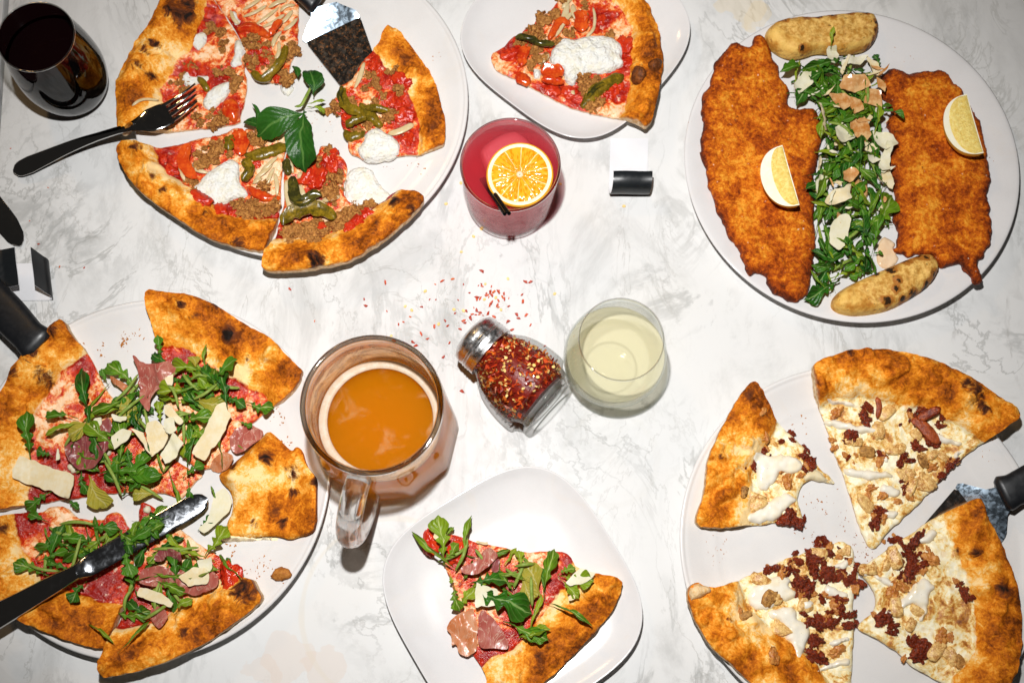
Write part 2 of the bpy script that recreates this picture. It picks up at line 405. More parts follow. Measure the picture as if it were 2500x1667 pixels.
def m_thin(name, tint=(.99, .995, .99), edge=(.55, .60, .58), rough=.015, power=3.2, gloss=1.0):
    """a thin glass wall: what passes straight through plus a Fresnel reflection"""
    m = Mat(name); lw = m.n('LayerWeight', {'Blend': .5}).outputs['Facing']
    k = m.ma('POWER', lw, power)
    t = m.n('BsdfTransparent', {'Color': m.mix(k, tint, edge)}).outputs[0]
    g = m.n('BsdfGlossy', {'Color': (1, 1, 1), 'Roughness': rough}).outputs[0]
    fr = m.ma('MULTIPLY', m.n('Fresnel', {'IOR': 1.45}).outputs[0], gloss)
    return m.done(m.mixs(fr, t, g))
def m_glass(name='glass', col=(1, 1, 1), rough=.0):
    m = Mat(name); g = m.pr(col, rough, None, Transmission_Weight=1.0, IOR=1.48)
    return m.done(m.mixs(.25, g, m.n('BsdfTransparent', {'Color': (.92, .93, .92)}).outputs[0]))
def m_liquid(name, diff, trans, k, rough=.03, var=None, scale=60):
    m = Mat(name); d = diff
    if var: d = m.mix(m.rng(m.noise(scale, 6, .62, None, .3), .42, .62), diff, var)
    base = m.pr(d, rough); t = m.n('BsdfTransparent', {'Color': trans}).outputs[0]
    gl = m.n('BsdfGlossy', {'Color': (1, 1, 1), 'Roughness': rough}).outputs[0]
    return m.done(m.mixs(k, base, m.mixs(m.n('Fresnel', {'IOR': 1.33}).outputs[0], t, gl)))
def m_body(name, a, b, scale, k=.6):
    """cloudy liquid seen through its side: light that came in at the top glows out"""
    m = Mat(name); c = m.mix(m.rng(m.noise(scale, 5, .6, None, .5), .40, .62), a, b)
    return m.done(m.mixs(k, m.pr(c, .25), m.n('BsdfTranslucent', {'Color': c}).outputs[0]))
def m_drink(name, tint, vol, dens, rough=.02, ior=1.33, film=None):
    """clear surface over a coloured, slightly cloudy liquid"""
    m = Mat(name); t = m.n('BsdfTransparent', {'Color': tint}).outputs[0]; g = m.n('BsdfGlossy', {'Color': (1, 1, 1), 'Roughness': rough}).outputs[0]
    m.t.links.new(m.n('VolumePrincipled', {'Color': vol, 'Density': dens, 'Anisotropy': .15}).outputs[0], m.o.inputs['Volume'])
    return m.done(m.mixs(m.ma('MULTIPLY', m.n('Fresnel', {'IOR': ior}).outputs[0], .5), t, g))
def m_orange():
    m = Mat('orange_flesh'); uv = m.n('SeparateXYZ', {0: m.uv()}); r, a = uv.outputs[0], uv.outputs[1]
    cell = m.n('CombineXYZ', {0: m.ma('MULTIPLY', r, 5.0), 1: m.ma('MULTIPLY', a, 74.0), 2: 0.0}).outputs[0]
    v = m.n('TexVoronoi', {'Vector': cell, 'Scale': 1.0}, feature='F1'); d = v.outputs['Distance']
    c = m.mix(m.rng(d, .15, .75), (.74, .24, .004), (.84, .40, .02))
    seg = m.ma('ABSOLUTE', m.ma('SUBTRACT', m.ma('FRACT', m.ma('ADD', m.ma('MULTIPLY', a, 10.0), m.ma('MULTIPLY', m.noise(120, 2), .12))), .5))
    c = m.mix(m.rng(seg, .045, .012, 0, .85), c, (.93, .72, .36))
    c = m.mix(m.rng(r, .14, .06), c, (.93, .82, .62))
    return m.done(m.pr(c, .12, m.bump(m.ma('SUBTRACT', 1.0, d), .6, .0012)))
def m_flat(name, col, rough=.5, **kw):
    m = Mat(name); n = m.noise(240, 4, .6); n2 = m.noise(20, 3, .5)
    return m.done(m.pr(m.mix(m.rng(n2, .3, .7), col, tuple(x*.9 for x in col)), m.rng(n, .3, .7, rough*.85, rough*1.15), m.bump(n, .06, .0005), **kw))
def m_fleck(name):
    m = Mat(name); a = m.at('tone')
    c = m.ramp(a, (0, (.06, .003, .002)), (.3, (.34, .018, .006)), (.58, (.64, .070, .010)), (.80, (.80, .24, .03)), (.86, (.88, .54, .14)), (1, (.92, .70, .28)))
    return m.done(m.pr(c, .35, m.bump(m.noise(900, 3), .4, .0006)))

SPILLS = [(*P(715, 1610, 0), .024, (.66, .52, .42), .28), (*P(790, 1640, 0), .022, (.66, .52, .42), .3), (*P(640, 1650, 0), .012, (.66, .52, .42), .25),
          (*P(1805, 10, 0), .022, (.74, .60, .36), .34), (*P(1850, 40, 0), .012, (.74, .60, .36), .3)]
RINGS = [(*P(960, 1490, 0), .085, (.66, .60, .50), .38), (*P(1490, 1120, 0), .045, (.62, .61, .58), .22)]
MARBLE = m_marble()
CERAMIC = m_ceramic('pizza_plate_glaze', (.705, .688, .672), .16)
CERAMIC2 = m_ceramic('white_plate_glaze', (.70, .685, .68), .10)
RED = m_pizza('red_pizza'); WHITEP = m_pizza('white_pizza', True); UNDER = m_under()
RICOTTA = m_ricotta(); RANCH = m_ranch()
ARUGULA = m_leaf('arugula', (.035, .135, .006), (.105, .270, .012), (.38, .46, .02), (.46, .54, .18))
DARKLEAF = m_leaf('dark_arugula', (.006, .055, .006), (.020, .135, .010), (.11, .29, .014), (.26, .40, .12))
YLEAF = m_leaf('yellowing_leaf', (.24, .27, .02), (.38, .33, .03), (.48, .40, .06), (.55, .50, .18))
BASIL = m_leaf('basil', (.008, .050, .007), (.022, .105, .012), (.035, .135, .014), (.11, .24, .05), .10)
STEM = simple('green_stem', (.16, .24, .03), (.28, .36, .08), 90, .35)
PARM = simple('parmesan', (.82, .66, .36), (.86, .77, .55), 90, .38, .4, .0008, trans=.18)
PARMW = simple('pale_parmesan', (.84, .80, .64), (.80, .74, .50), 110, .36, .4, .0008, trans=.18)
GLAZED = simple('dressed_parmesan', (.52, .20, .045), (.76, .48, .22), 70, .2, .4, .001, trans=.1)
HAM = m_ham('prosciutto', (.44, .10, .075), (.58, .22, .16), (.78, .56, .42))
HAMD = m_ham('dark_prosciutto', (.26, .05, .06), (.40, .12, .09), (.62, .40, .32))
HAMO = m_ham('prosciutto_fat', (.62, .20, .07), (.70, .36, .20), (.74, .46, .30))
PEPR = simple('red_pepper', (.46, .018, .005), (.70, .11, .014), 90, .16, .35, .001)
PEPG = simple('green_pepper', (.050, .040, .003), (.26, .165, .010), 140, .22, .5, .001)
PEPB = simple('charred_pepper', (.012, .014, .006), (.10, .085, .012), 90, .16, .35, .001)
ONION = simple('onion', (.72, .54, .26), (.80, .68, .42), 120, .25, .3, trans=.25)
SAUSAGE = simple('sausage', (.16, .040, .008), (.62, .29, .075), 2.4, .32, 1.0, .0016, lo=.42, hi=.6)
TOMATO = simple('tomato_chunk', (.40, .008, .004), (.64, .05, .012), 1.6, .16, .7, .0012)
BACON = simple('bacon', (.05, .005, .003), (.34, .045, .010), 2.4, .2, 1.0, .0016, lo=.42, hi=.62)
BACSTRIP = simple('bacon_strip', (.12, .012, .006), (.46, .10, .025), 240, .24, .9, .0014)
HAMSTRIP = simple('bacon_rind', (.46, .14, .030), (.70, .36, .13), 200, .3, .7, .0012)
BACONL = simple('light_bacon', (.36, .09, .014), (.66, .30, .07), 1.6, .24, .5, .0016)
CHICKEN = simple('grilled_chicken', (.40, .14, .020), (.86, .58, .22), 1.6, .26, .6, .0012, lo=.40, hi=.58)
CHAR = simple('charred_edge', (.12, .04, .008), (.62, .32, .09), 2.0, .4, .6, .0012)
BURNT = simple('burnt_bubble', (.06, .020, .008), (.26, .075, .015), 180, .5, .7, .0012)
CUTLET = m_schnitzel(); BREAD = m_bread()
RIND = simple('lemon_rind', (.80, .55, .05), (.84, .66, .14), 300, .3, .4, .0006)
PITH = simple('lemon_pith', (.86, .80, .58), (.86, .83, .70), 120, .4, .2)
LEMON = simple('lemon_flesh', (.72, .42, .03), (.92, .76, .26), 300, .1, .8, .0016, lo=.32, hi=.68)
ORIND = simple('orange_rind', (.78, .30, .015), (.82, .40, .03), 300, .3, .4, .0006)
OPITH = simple('orange_pith', (.92, .78, .46), (.94, .84, .60), 120, .4, .2)
OFLESH = m_orange()
STEEL = m_steel('steel', .075); SHANK = m_steel('server_shank', .27, (.40, .50, .60)); BLADE = m_steel('server_blade', .16, (.60, .58, .55), True); LID = m_steel('shaker_lid', .34, (.72, .72, .72))
RUBBER = m_flat('black_grip', (.008, .009, .011), .42)
BLACKP = m_flat('black_paper', (.010, .012, .014), .34)
PAPER = m_flat('white_paper', (.74, .74, .76), .7)
STRAW = m_flat('black_plastic', (.006, .006, .006), .18)
THIN = m_thin('wine_glass'); THINW = m_thin('clear_wine_glass', (1, 1, .998), (.84, .88, .84), .015, 4.0, .5); THINB = m_thin('mug_glass', (.99, .985, .98), (.78, .75, .70), .02, 3.0, .5)
THINP = m_thin('tumbler_glass', (.99, .97, .97), (.84, .66, .69), .02, 3.2, .6); THINJ = m_thin('jar_glass', (.995, .998, .995), (.84, .88, .86), .02, 4.0, .5)
SOLIDG = m_glass()
WINER = m_liquid('red_wine', (.004, .0004, .0008), (.1, .004, .008), .03)
WINEW = m_liquid('white_wine', (1.0, .93, .62), (1, .985, .86), .60)
WINEWS = m_liquid('white_wine_side', (1.0, .92, .62), (1, .985, .88), .93)
BEER = m_liquid('beer', (.74, .27, .010), (.98, .66, .16), .68, .04, (.84, .44, .10), 20)
FOAM = simple('foam', (.80, .56, .34), (.86, .72, .56), 120, .4, .4)
FOAM_REFL = simple('pale_foam_reflection', (.78, .56, .36), (.86, .74, .60), 160, .3, .4, trans=.3)
DRINK = m_liquid('pink_cocktail', (.56, .008, .014), (.97, .16, .20), .74, .03, (.66, .06, .08), 70)
DRINKL = m_liquid('cocktail_body', (.82, .14, .19), (.97, .45, .48), .20, .2, (.92, .46, .52), 110)
BEERSIDE = m_liquid('beer_side', (.95, .48, .04), (.995, .80, .34), .74, .4, (.98, .62, .14), 30)
DRINKL = m_liquid('cocktail_body', (.95, .34, .42), (.995, .74, .78), .84, .1, (1.0, .66, .72), 110)
VDRINK = m_drink('cocktail_liquid', (1, .80, .83), (.992, .24, .30), 62)
VBEER = m_drink('beer_liquid', (1, .95, .80), (.994, .66, .03), 40)
VWINE = m_drink('white_wine_liquid', (1, .998, .985), (1, .93, .30), 2.6)
RIMG = m_thin('glass_rim', (.86, .87, .86), (.22, .23, .22), .02, 1.6)
ICE = simple('ice', (.62, .06, .08), (.74, .20, .22), 170, .2, .5, trans=.2)
FLECK = m_fleck('chili'); CRUMB = simple('crumb', (.56, .24, .05), (.30, .09, .015), 2.0, .6, .8, .0012)
# ------------------------------------------------------------------ setting: two marble table tops that meet in a seam
import bmesh
sa, sb = P(19, 0, 0), P(2, 250, 0); sd = (sb-sa)/np.hypot(*(sb-sa)); sn = np.array([-sd[1], sd[0]])
if sn[0] > 0: sn = -sn
def top_slab(name, p0, p1, q1, q0, th=.03):
    c = ccw(np.array([p0, p1, q1, q0])); e = .0025
    ctr = c.mean(0); ins = c+(ctr-c)/np.linalg.norm(ctr-c, axis=1)[:, None]*e
    v = np.vstack([np.c_[c, [-th]*4], np.c_[c, [-e]*4], np.c_[ins, [0]*4]])
    f = [(3, 2, 1, 0), (8, 9, 10, 11)]+[(k, (k+1) % 4, (k+1) % 4+4, k+4) for k in range(4)]+[(k+4, (k+1) % 4+4, (k+1) % 4+8, k+8) for k in range(4)]
    return prop(mk(name, v, f, MARBLE, origin=(0, 0, 0), smooth=False), kind='structure')
up, dn = sa-sd*1.2, sa+sd*2.2
o = top_slab('marble_tabletop', up, dn, dn-sn*2.4, up-sn*2.4); prop(o, 'white grey-veined marble table top under all the plates', 'table top')
g = sn*.004
o = top_slab('marble_tabletop', up+g, dn+g, dn+g+sn*.8, up+g+sn*.8); prop(o, 'edge of the neighbouring marble table left of the seam', 'table top')

# ------------------------------------------------------------------ plates
class Plate: pass
PIZZA_PROF = [(0, .0085), (.05, .0085), (.10, .0085), (.130, .0087), (.1335, .0096), (.1365, .0104), (.1395, .0104), (.150, .0138), (.160, .0174), (.1640, .0190), (.1652, .0190), (.1662, .0203), (.1685, .0208), (.170, .0200), (.1698, .0186), (.166, .0165), (.150, .0095), (.12, .004), (.105, .0004), (.10, .0004), (0, .0012)]
DEEP_PROF = [(0, .0075), (.06, .0075), (.10, .0080), (.125, .0098), (.138, .0126), (.150, .0160), (.160, .0188), (.1660, .0203), (.1688, .0206), (.170, .0200), (.1695, .0186), (.162, .0150), (.145, .008), (.12, .002), (.108, .0004), (.10, .0004), (0, .0012)]
SQ_PROF = [(0, .0062), (.04, .0062), (.07, .0068), (.084, .0085), (.094, .0115), (.1005, .0150), (.1040, .0178), (.1053, .0184), (.1056, .0178), (.1040, .0155), (.096, .0085), (.084, .0030), (.070, .0004), (.064, .0004), (0, .001)]
def make_plate(label, c, R, prof, mat, n=None, rot=0, refR=.17):
    p = Plate(); k = R/refR; p.c = np.array(c); pr = [(r*k, z) for r, z in prof]
    def nr(x, y):
        dx, dy = x-c[0], y-c[1]
        if n is None: return np.hypot(dx, dy)
        cc, ss = math.cos(rot), math.sin(rot); u, w = cc*dx+ss*dy, -ss*dx+cc*dy
        return (np.abs(u)**n+np.abs(w)**n)**(1/n)
    m = max(range(len(pr)), key=lambda i: pr[i][0]); rr = [q[0] for q in pr[:m+1]]; zz = [q[1] for q in pr[:m+1]]
    zz[-1] = zz[-2]
    p.z = lambda q: np.interp(nr(q[:, 0], q[:, 1]), rr, zz)
    rf = None
    if n is not None: rf = lambda r, z, a: r/(np.abs(np.cos(a-rot))**n+np.abs(np.sin(a-rot))**n)**(1/n)
    dense = [pr[0]]
    for a, b in zip(pr[:-1], pr[1:]):
        s = max(1, int(abs(b[0]-a[0])/.006)); dense += [(a[0]+(b[0]-a[0])*t/s, a[1]+(b[1]-a[1])*t/s) for t in range(1, s+1)]
    dense[0] = (.0005, dense[0][1]); dense[-1] = (.0005, dense[-1][1])
    v, f = lathe(dense, 128, c, rf); f += [tuple(range(128))[::-1], tuple((len(dense)-1)*128+j for j in range(128))]
    f = [q[::-1] for q in f]
    p.o = mk('plate', v, f, mat, origin=(c[0], c[1], 0), smooth=True); prop(p.o, label, 'plate', 'dinner plates on the marble'); return p
PL_TL = make_plate('round white pizza plate with basil sprig and pizza server, top left', (-.2236, .529), .17, PIZZA_PROF, CERAMIC)
PL_BL = make_plate('round white pizza plate under the arugula and prosciutto pizza', (-.3355, .1428), .17, PIZZA_PROF, CERAMIC)
PL_BR = make_plate('round white pizza plate under the bacon and chicken pizza slices', (.3322, .102), .17, PIZZA_PROF, CERAMIC)
PL_R = make_plate('round white dinner plate holding two breaded cutlets and salad', (.3362, .4846), .1693, DEEP_PROF, CERAMIC2)
PL_K = make_plate('square white plate with rounded corners at the bottom, under one arugula slice', (.0088, .0437), .1053, SQ_PROF, CERAMIC2, 3.38, .5875, .1056)
PL_F = make_plate('square white plate with rounded corners at the top, under one ricotta slice', (.0542, .6187), .1055, SQ_PROF, CERAMIC2, 3.18, .9191, .1056)

# ------------------------------------------------------------------ shared food shapes
def lump_mesh(name, mat, sub=2, amp=.3, freq=1.6, seed=0, sc=(1, 1, 1), cube=0.0):
    bm = bmesh.new(); bmesh.ops.create_icosphere(bm, subdivisions=sub, radius=1)
    v = np.array([tuple(q.co) for q in bm.verts]); f = [[q.index for q in fc.verts] for fc in bm.faces]; bm.free()
    if cube: v = v/(np.abs(v).max(1)**cube)[:, None]
    d = fbm(v[:, 0]*freq+v[:, 2]*1.3+seed*3.1, v[:, 1]*freq-v[:, 2]*.9+seed*1.7, seed, 4)
    v = v*(1+amp*d)[:, None]*np.array(sc)
    return mesh(name, v, f, mat)
SAUS = [lump_mesh('sausage_crumble', SAUSAGE, 4, .95, 2.9, k, (1, .85, .62)) for k in range(7)]
BACS = [lump_mesh('bacon_bit', BACON, 4, 1.0, 2.6, 20+k, (1.3, .75, .6)) for k in range(7)]
BACL = [lump_mesh('bacon_bit', BACONL, 4, 1.0, 2.4, 40+k, (1.25, .8, .5)) for k in range(4)]
CHIK = [lump_mesh('chicken_piece', CHICKEN, 3, .42, 1.3, 60+k, (1.3, .8, .5), .55) for k in range(8)]
CHIB = [lump_mesh('chicken_piece', CHAR, 3, .42, 1.4, 70+k, (1.25, .8, .45), .5) for k in range(3)]
TOMS = [lump_mesh('tomato_chunk', TOMATO, 4, .75, 2.0, 80+k, (1.15, .85, .3)) for k in range(5)]
CRUMBM = [lump_mesh('crumb', CRUMB, 1, .7, 2.0, 90+k, (1, .8, .5)) for k in range(3)]

ARU = [(0, .016), (.10, .018), (.20, .022), (.25, .08), (.285, .155), (.315, .13), (.345, .045), (.40, .05), (.44, .15), (.475, .205), (.51, .16), (.545, .075), (.60, .12), (.66, .23), (.72, .275), (.79, .255), (.86, .19), (.92, .11), (.97, .045), (1, .004)]
ARU2 = [(0, .014), (.15, .016), (.32, .02), (.38, .10), (.42, .14), (.46, .07), (.52, .09), (.58, .19), (.66, .22), (.74, .17), (.82, .20), (.88, .15), (.94, .07), (1, .004)]
SLIM = [(0, .012), (.2, .014), (.35, .03), (.45, .07), (.5, .055), (.58, .09), (.66, .075), (.75, .10), (.85, .08), (.93, .045), (1, .003)]
ROUND = [(0, .02), (.08, .022), (.14, .08), (.22, .2), (.35, .31), (.5, .36), (.65, .34), (.78, .26), (.88, .16), (.95, .07), (1, .004)]
SPOON = [(0, .02), (.15, .03), (.3, .09), (.45, .18), (.6, .26), (.72, .29), (.84, .26), (.92, .19), (.97, .11), (1, .01)]
def leaf_mesh(name, prof, mat, seed, fold=.25, arch=.14, ruffle=.035, twist=.3, rows=30):
    r = np.random.default_rng(seed); u = np.linspace(0, 1, rows); cols = np.array([-1, -.66, -.33, 0, .33, .66, 1.])
    pu = [p[0] for p in prof]; w0 = np.interp(u, pu, [p[1] for p in prof])
    wl = w0*(1+.22*fbm(u*4, u*0+seed, seed, 2)); wr = w0*(1+.22*fbm(u*4+9, u*0+seed, seed+3, 2))
    hw = np.where(cols[None] < 0, wl[:, None], wr[:, None])
    y = cols[None]*hw; x = u[:, None]+.22*np.abs(y)*(u[:, None] < .93)
    bend = .10*fbm(u*2.2, u*0+seed*2.3, seed+5); y = y+bend[:, None]*1.3
    z = fold*np.abs(cols[None]*hw)*(1+.5*math.sin(seed))+arch*np.sin(u*math.pi*.95)[:, None]-.25*arch*(u[:, None]**2)
    z = z+ruffle*np.abs(cols[None])*np.sin(u[:, None]*(13+seed % 5)+cols[None]*2.2+seed)
    tw = twist*(r.random()-.5)*2*u[:, None]; yc = y-bend[:, None]*1.3
    z2 = z*np.cos(tw)+yc*np.sin(tw); y2 = yc*np.cos(tw)-z*np.sin(tw)*.4+bend[:, None]*1.3
    v, f = grid(x+0*y2, y2, z2)
    uv = np.stack([np.repeat(u, 7), np.tile((cols+1)/2, rows)], 1)
    return mesh(name, v, f, mat, uv=uv)
LA = [leaf_mesh('arugula_leaf', (ARU, ARU2, SLIM)[k % 3], ARUGULA, k, .22+.08*(k % 4), .10+.03*(k % 5), .03, .5) for k in range(12)]
LD = [leaf_mesh('arugula_leaf', (ARU, ARU2)[k % 2], DARKLEAF, 30+k, .2+.08*(k % 4), .10+.03*(k % 5), .035, .5) for k in range(10)]
LY = [leaf_mesh('yellow_leaf', SPOON, YLEAF, 50+k, .15, .10, .02, .2) for k in range(3)]
LB = [leaf_mesh('basil_leaf', ROUND, BASIL, 60+k, .30, .15, .012, .25) for k in range(3)]
def frame(p0, p1, wid, roll):
    p0, p1 = Vector(p0), Vector(p1); d = p1-p0; L = d.length; d.normalize()
    s = Vector((0, 0, 1)).cross(d); s.normalize(); n = d.cross(s)
    s2 = s*math.cos(roll)+n*math.sin(roll); n2 = d.cross(s2)
    m = Matrix(((d.x*L, s2.x*L*wid, n2.x*L, p0.x), (d.y*L, s2.y*L*wid, n2.y*L, p0.y), (d.z*L, s2.z*L*wid, n2.z*L, p0.z), (0, 0, 0, 1)))
    return m

class Dish:
    """a thing that carries toppings: its root object and the surfaces they lie on"""
    def __init__(s, root, plate=None, z=.024):
        s.root, s.plate, s.bvh, s.z = root, plate, [], z; s.k = 0
    def top(s, q):
        q = np.atleast_2d(q); base = s.plate.z(q)+.0006 if s.plate is not None else np.zeros(len(q)); out = np.array(base, float)
        for b in s.bvh:
            for i, (x, y) in enumerate(q):
                h = b.ray_cast(Vector((x, y, .5)), Vector((0, 0, -1)))
                if h[0] is not None and h[0].z > out[i]: out[i] = h[0].z
        return out
    def blob(s, name, px, mat, h=.006, w=.008, rough=.35, cell=.002, seed=None, solidify=False, sink=.001, parent=None, smooth=2, ground=None, jag=.0018):
        s.k += 1; seed = seed or s.k*7+3
        if mat is RICOTTA: h *= .72
        poly = chaikin(ccw(W(px, s.z)), True, smooth); poly = resample(poly, cell); poly = poly+jag*np.stack([fbm(poly[:, 0]*190, poly[:, 1]*190, seed), fbm(poly[:, 0]*190+9, poly[:, 1]*190, seed)], 1)
        v, t, poly = fill(poly, cell, seed); d = seg_dist(v, poly)
        b = s.top(v) if ground is None else ground(v)
        if len(b) > 20:                                       # lie softly over the surface below
            b = b*.5+.5*np.percentile(b, 60)
        dome = np.sqrt(np.clip(1-(1-np.clip(d/w, 0, 1))**2, 0, 1))
        zt = b+h*dome*(1+rough*fbm(v[:, 0]*95, v[:, 1]*95, seed))+h*.30*fbm(v[:, 0]*230, v[:, 1]*230, seed+1)*dome+.0003
        V, Fc = solid(v, t, zt, b-sink)
        o = mk(name, V, Fc, mat, parent or s.root, sharp=70)
        if solidify: s.bvh.append(BVHTree.FromPolygons([tuple(q) for q in V], [tuple(int(i) for i in q) for q in Fc]))
        return o
    def sheet(s, name, px, mat, lift=.004, curl=.15, wave=.002, th=.0009, cell=.002, seed=None, wfreq=80, smooth=1, tilt=.0):
        s.k += 1; seed = seed or s.k*5+1; r = np.random.default_rng(seed)
        poly = resample(chaikin(ccw(W(px, s.z)), True, smooth), cell); poly = poly+.0020*np.stack([fbm(poly[:, 0]*170, poly[:, 1]*170, seed), fbm(poly[:, 0]*170+9, poly[:, 1]*170, seed)], 1)
        v, t, poly = fill(poly, cell, seed)
        b = s.top(v); b = .35*b+.65*np.percentile(b, 75); c = v.mean(0); q = v-c; sz = np.abs(q).max()
        a = r.random()*6.28; u = q[:, 0]*math.cos(a)+q[:, 1]*math.sin(a); w = -q[:, 0]*math.sin(a)+q[:, 1]*math.cos(a)
        zt = b+lift+curl*(u*u)/sz+tilt*u+wave*np.sin(w*wfreq*2.2+2*fbm(v[:, 0]*60, v[:, 1]*60, seed))*(.5+.5*fbm(v[:, 0]*40, v[:, 1]*40, seed+4))+wave*.8*fbm(v[:, 0]*wfreq, v[:, 1]*wfreq, seed+2)
        V, Fc = solid(v, t, zt, zt-th)
        return mk(name, V, Fc, mat, s.root, sharp=60)
    def strip(s, name, px, wid, mat, th=.0035, lift=.0005, arch=.0015):
        if mat is ONION:                                     # thin, limp ribbons
            px = px.mean(0)+(px-px.mean(0))*1.15; wid *= .58; th = .0016
        elif mat in (PEPG, PEPR, PEPB): wid *= .64
        else: th *= .72
        s.k += 1; p = chaikin(W(px, s.z), False, 2); p = resample(p, .0025, False)
        z = s.top(p); z = np.convolve(np.r_[[z[0]]*6, z, [z[-1]]*6], np.ones(13)/13, 'valid'); n = len(p); u = np.linspace(0, 1, n)
        r = wid/2*(.22+.78*np.clip(1-np.abs(2*u-1)**3.5, 0, 1)**.6)*(1+.18*fbm(u*2.2, u*0+s.k, s.k, 2))
        if mat in (PEPG, PEPR, PEPB):                        # limp ribbon with curled, uneven edges
            tg = np.gradient(p, axis=0); tg /= np.linalg.norm(tg, axis=1)[:, None]+1e-9; sd = np.stack([-tg[:, 1], tg[:, 0]], 1)
            c = np.array([-1, -.6, -.2, .2, .6, 1.]); eL = 1+.35*fbm(u*9, u*0+s.k, s.k, 3); eR = 1+.35*fbm(u*9+5, u*0+s.k, s.k+3, 3)
            w = np.where(c[None] < 0, eL[:, None], eR[:, None])*c[None]*r[:, None]; tip = np.clip(np.minimum(u, 1-u)/.08, .1, 1)[:, None]
            zz = (z+lift+.0022+arch*np.sin(u*math.pi))[:, None]+.0022*np.abs(c[None])**2*(1+.8*fbm(u*5, u*0+2*s.k, s.k+7))[:, None]*(1 if s.k % 3 else -1)+.0007*fbm(np.repeat(u[:, None], 6, 1)*14, c[None]*2+u[:, None]*0, s.k+9)
            X, Y = p[:, :1]+sd[:, :1]*w, p[:, 1:]+sd[:, 1:]*w; h_ = .0011*tip
            v, f = grid(np.hstack([X, X[:, ::-1]]), np.hstack([Y, Y[:, ::-1]]), np.hstack([zz+h_, (zz-h_)[:, ::-1]]), close_v=True, cap=True)
            return mk(name, v, f, mat, s.root, sharp=70)
        path = np.c_[p, z+lift+th*.45+arch*np.sin(u*math.pi)]
        v, f = tube(path, r, 10, th/wid)
        return mk(name, v, f, mat, s.root)
    def bits(s, name, pts, size, meshes, var=.35, up=.25):
        for q in W(np.atleast_2d(pts), s.z):
            k = size*(1+var*(random.random()*2-1)); z = s.top(q)[0]
            m = Matrix.Translation((q[0], q[1], z+k*up)) @ Matrix.Rotation(random.random()*6.28, 4, 'Z') @ Matrix.Rotation((random.random()-.5)*.9, 4, 'X') @ Matrix.Scale(k, 4)
            inst(name, random.choice(meshes), s.root, m)
    def stems(s, px, n, seed, h=.014):
        r = random.Random(seed); lo, hi = px.min(0), px.max(0); k = 0
        while k < n:
            c = np.array([r.uniform(lo[0], hi[0]), r.uniform(lo[1], hi[1])])
            if not inside(c[None], px)[0]: continue
            k += 1; a = r.random()*6.28; l = r.uniform(22, 48); d = np.array([math.cos(a), math.sin(a)]); e = np.array([-d[1], d[0]])*r.uniform(-12, 12)
            s.strip('arugula_stem', np.array([c-d*l, c+e, c+d*l]), .0032, STEM, .0036, r.uniform(.004, h), .004)
    def crumble(s, pts, size):
        pts = np.atleast_2d(pts); s.bits('sausage_crumble', pts, size*.85, SAUS, .35, .12)
        s.bits('sausage_crumble', np.repeat(pts, 2, 0)+RNG.normal(0, 11, (len(pts)*2, 2)), size*.5, SAUS, .5, .1)
    def leaf(s, a, b, meshes, wid=1.0, h0=.003, h1=.004, roll=None, name=None):
        q = W(np.array([a, b], float), s.z+.01); z = s.top(q); mid = s.top(q.mean(0))[0]
        z0, z1 = max(z[0], mid-.01)+h0, max(z[1], mid-.01)+h1
        me = meshes if isinstance(meshes, bpy.types.Mesh) else random.choice(meshes)
        if me.name.startswith('arugula'): wid *= .64
        inst(name or me.name.split('.')[0], me, s.root, frame((*q[0], z0), (*q[1], z1), wid, (random.random()-.5)*.9 if roll is None else roll))
    def scatter(s, px, n, L, meshes, h=(.001, .010), seed=1, wid=(.6, 1.0)):
        r = random.Random(seed); lo, hi = px.min(0), px.max(0); k = 0
        while k < n:
            c = np.array([r.uniform(lo[0], hi[0]), r.uniform(lo[1], hi[1])]); a = r.random()*6.28; l = r.uniform(*L)/2
            e = np.array([c+l*np.array([math.cos(a), math.sin(a)]), c-l*np.array([math.cos(a), math.sin(a)])])
            if not inside(np.vstack([e*.7+c*.3, c[None]]), px).all(): continue
            k += 1; s.leaf(e[0], e[1], r.choice(meshes), r.uniform(*wid), r.uniform(*h), r.uniform(*h), r.uniform(-.5, .5))

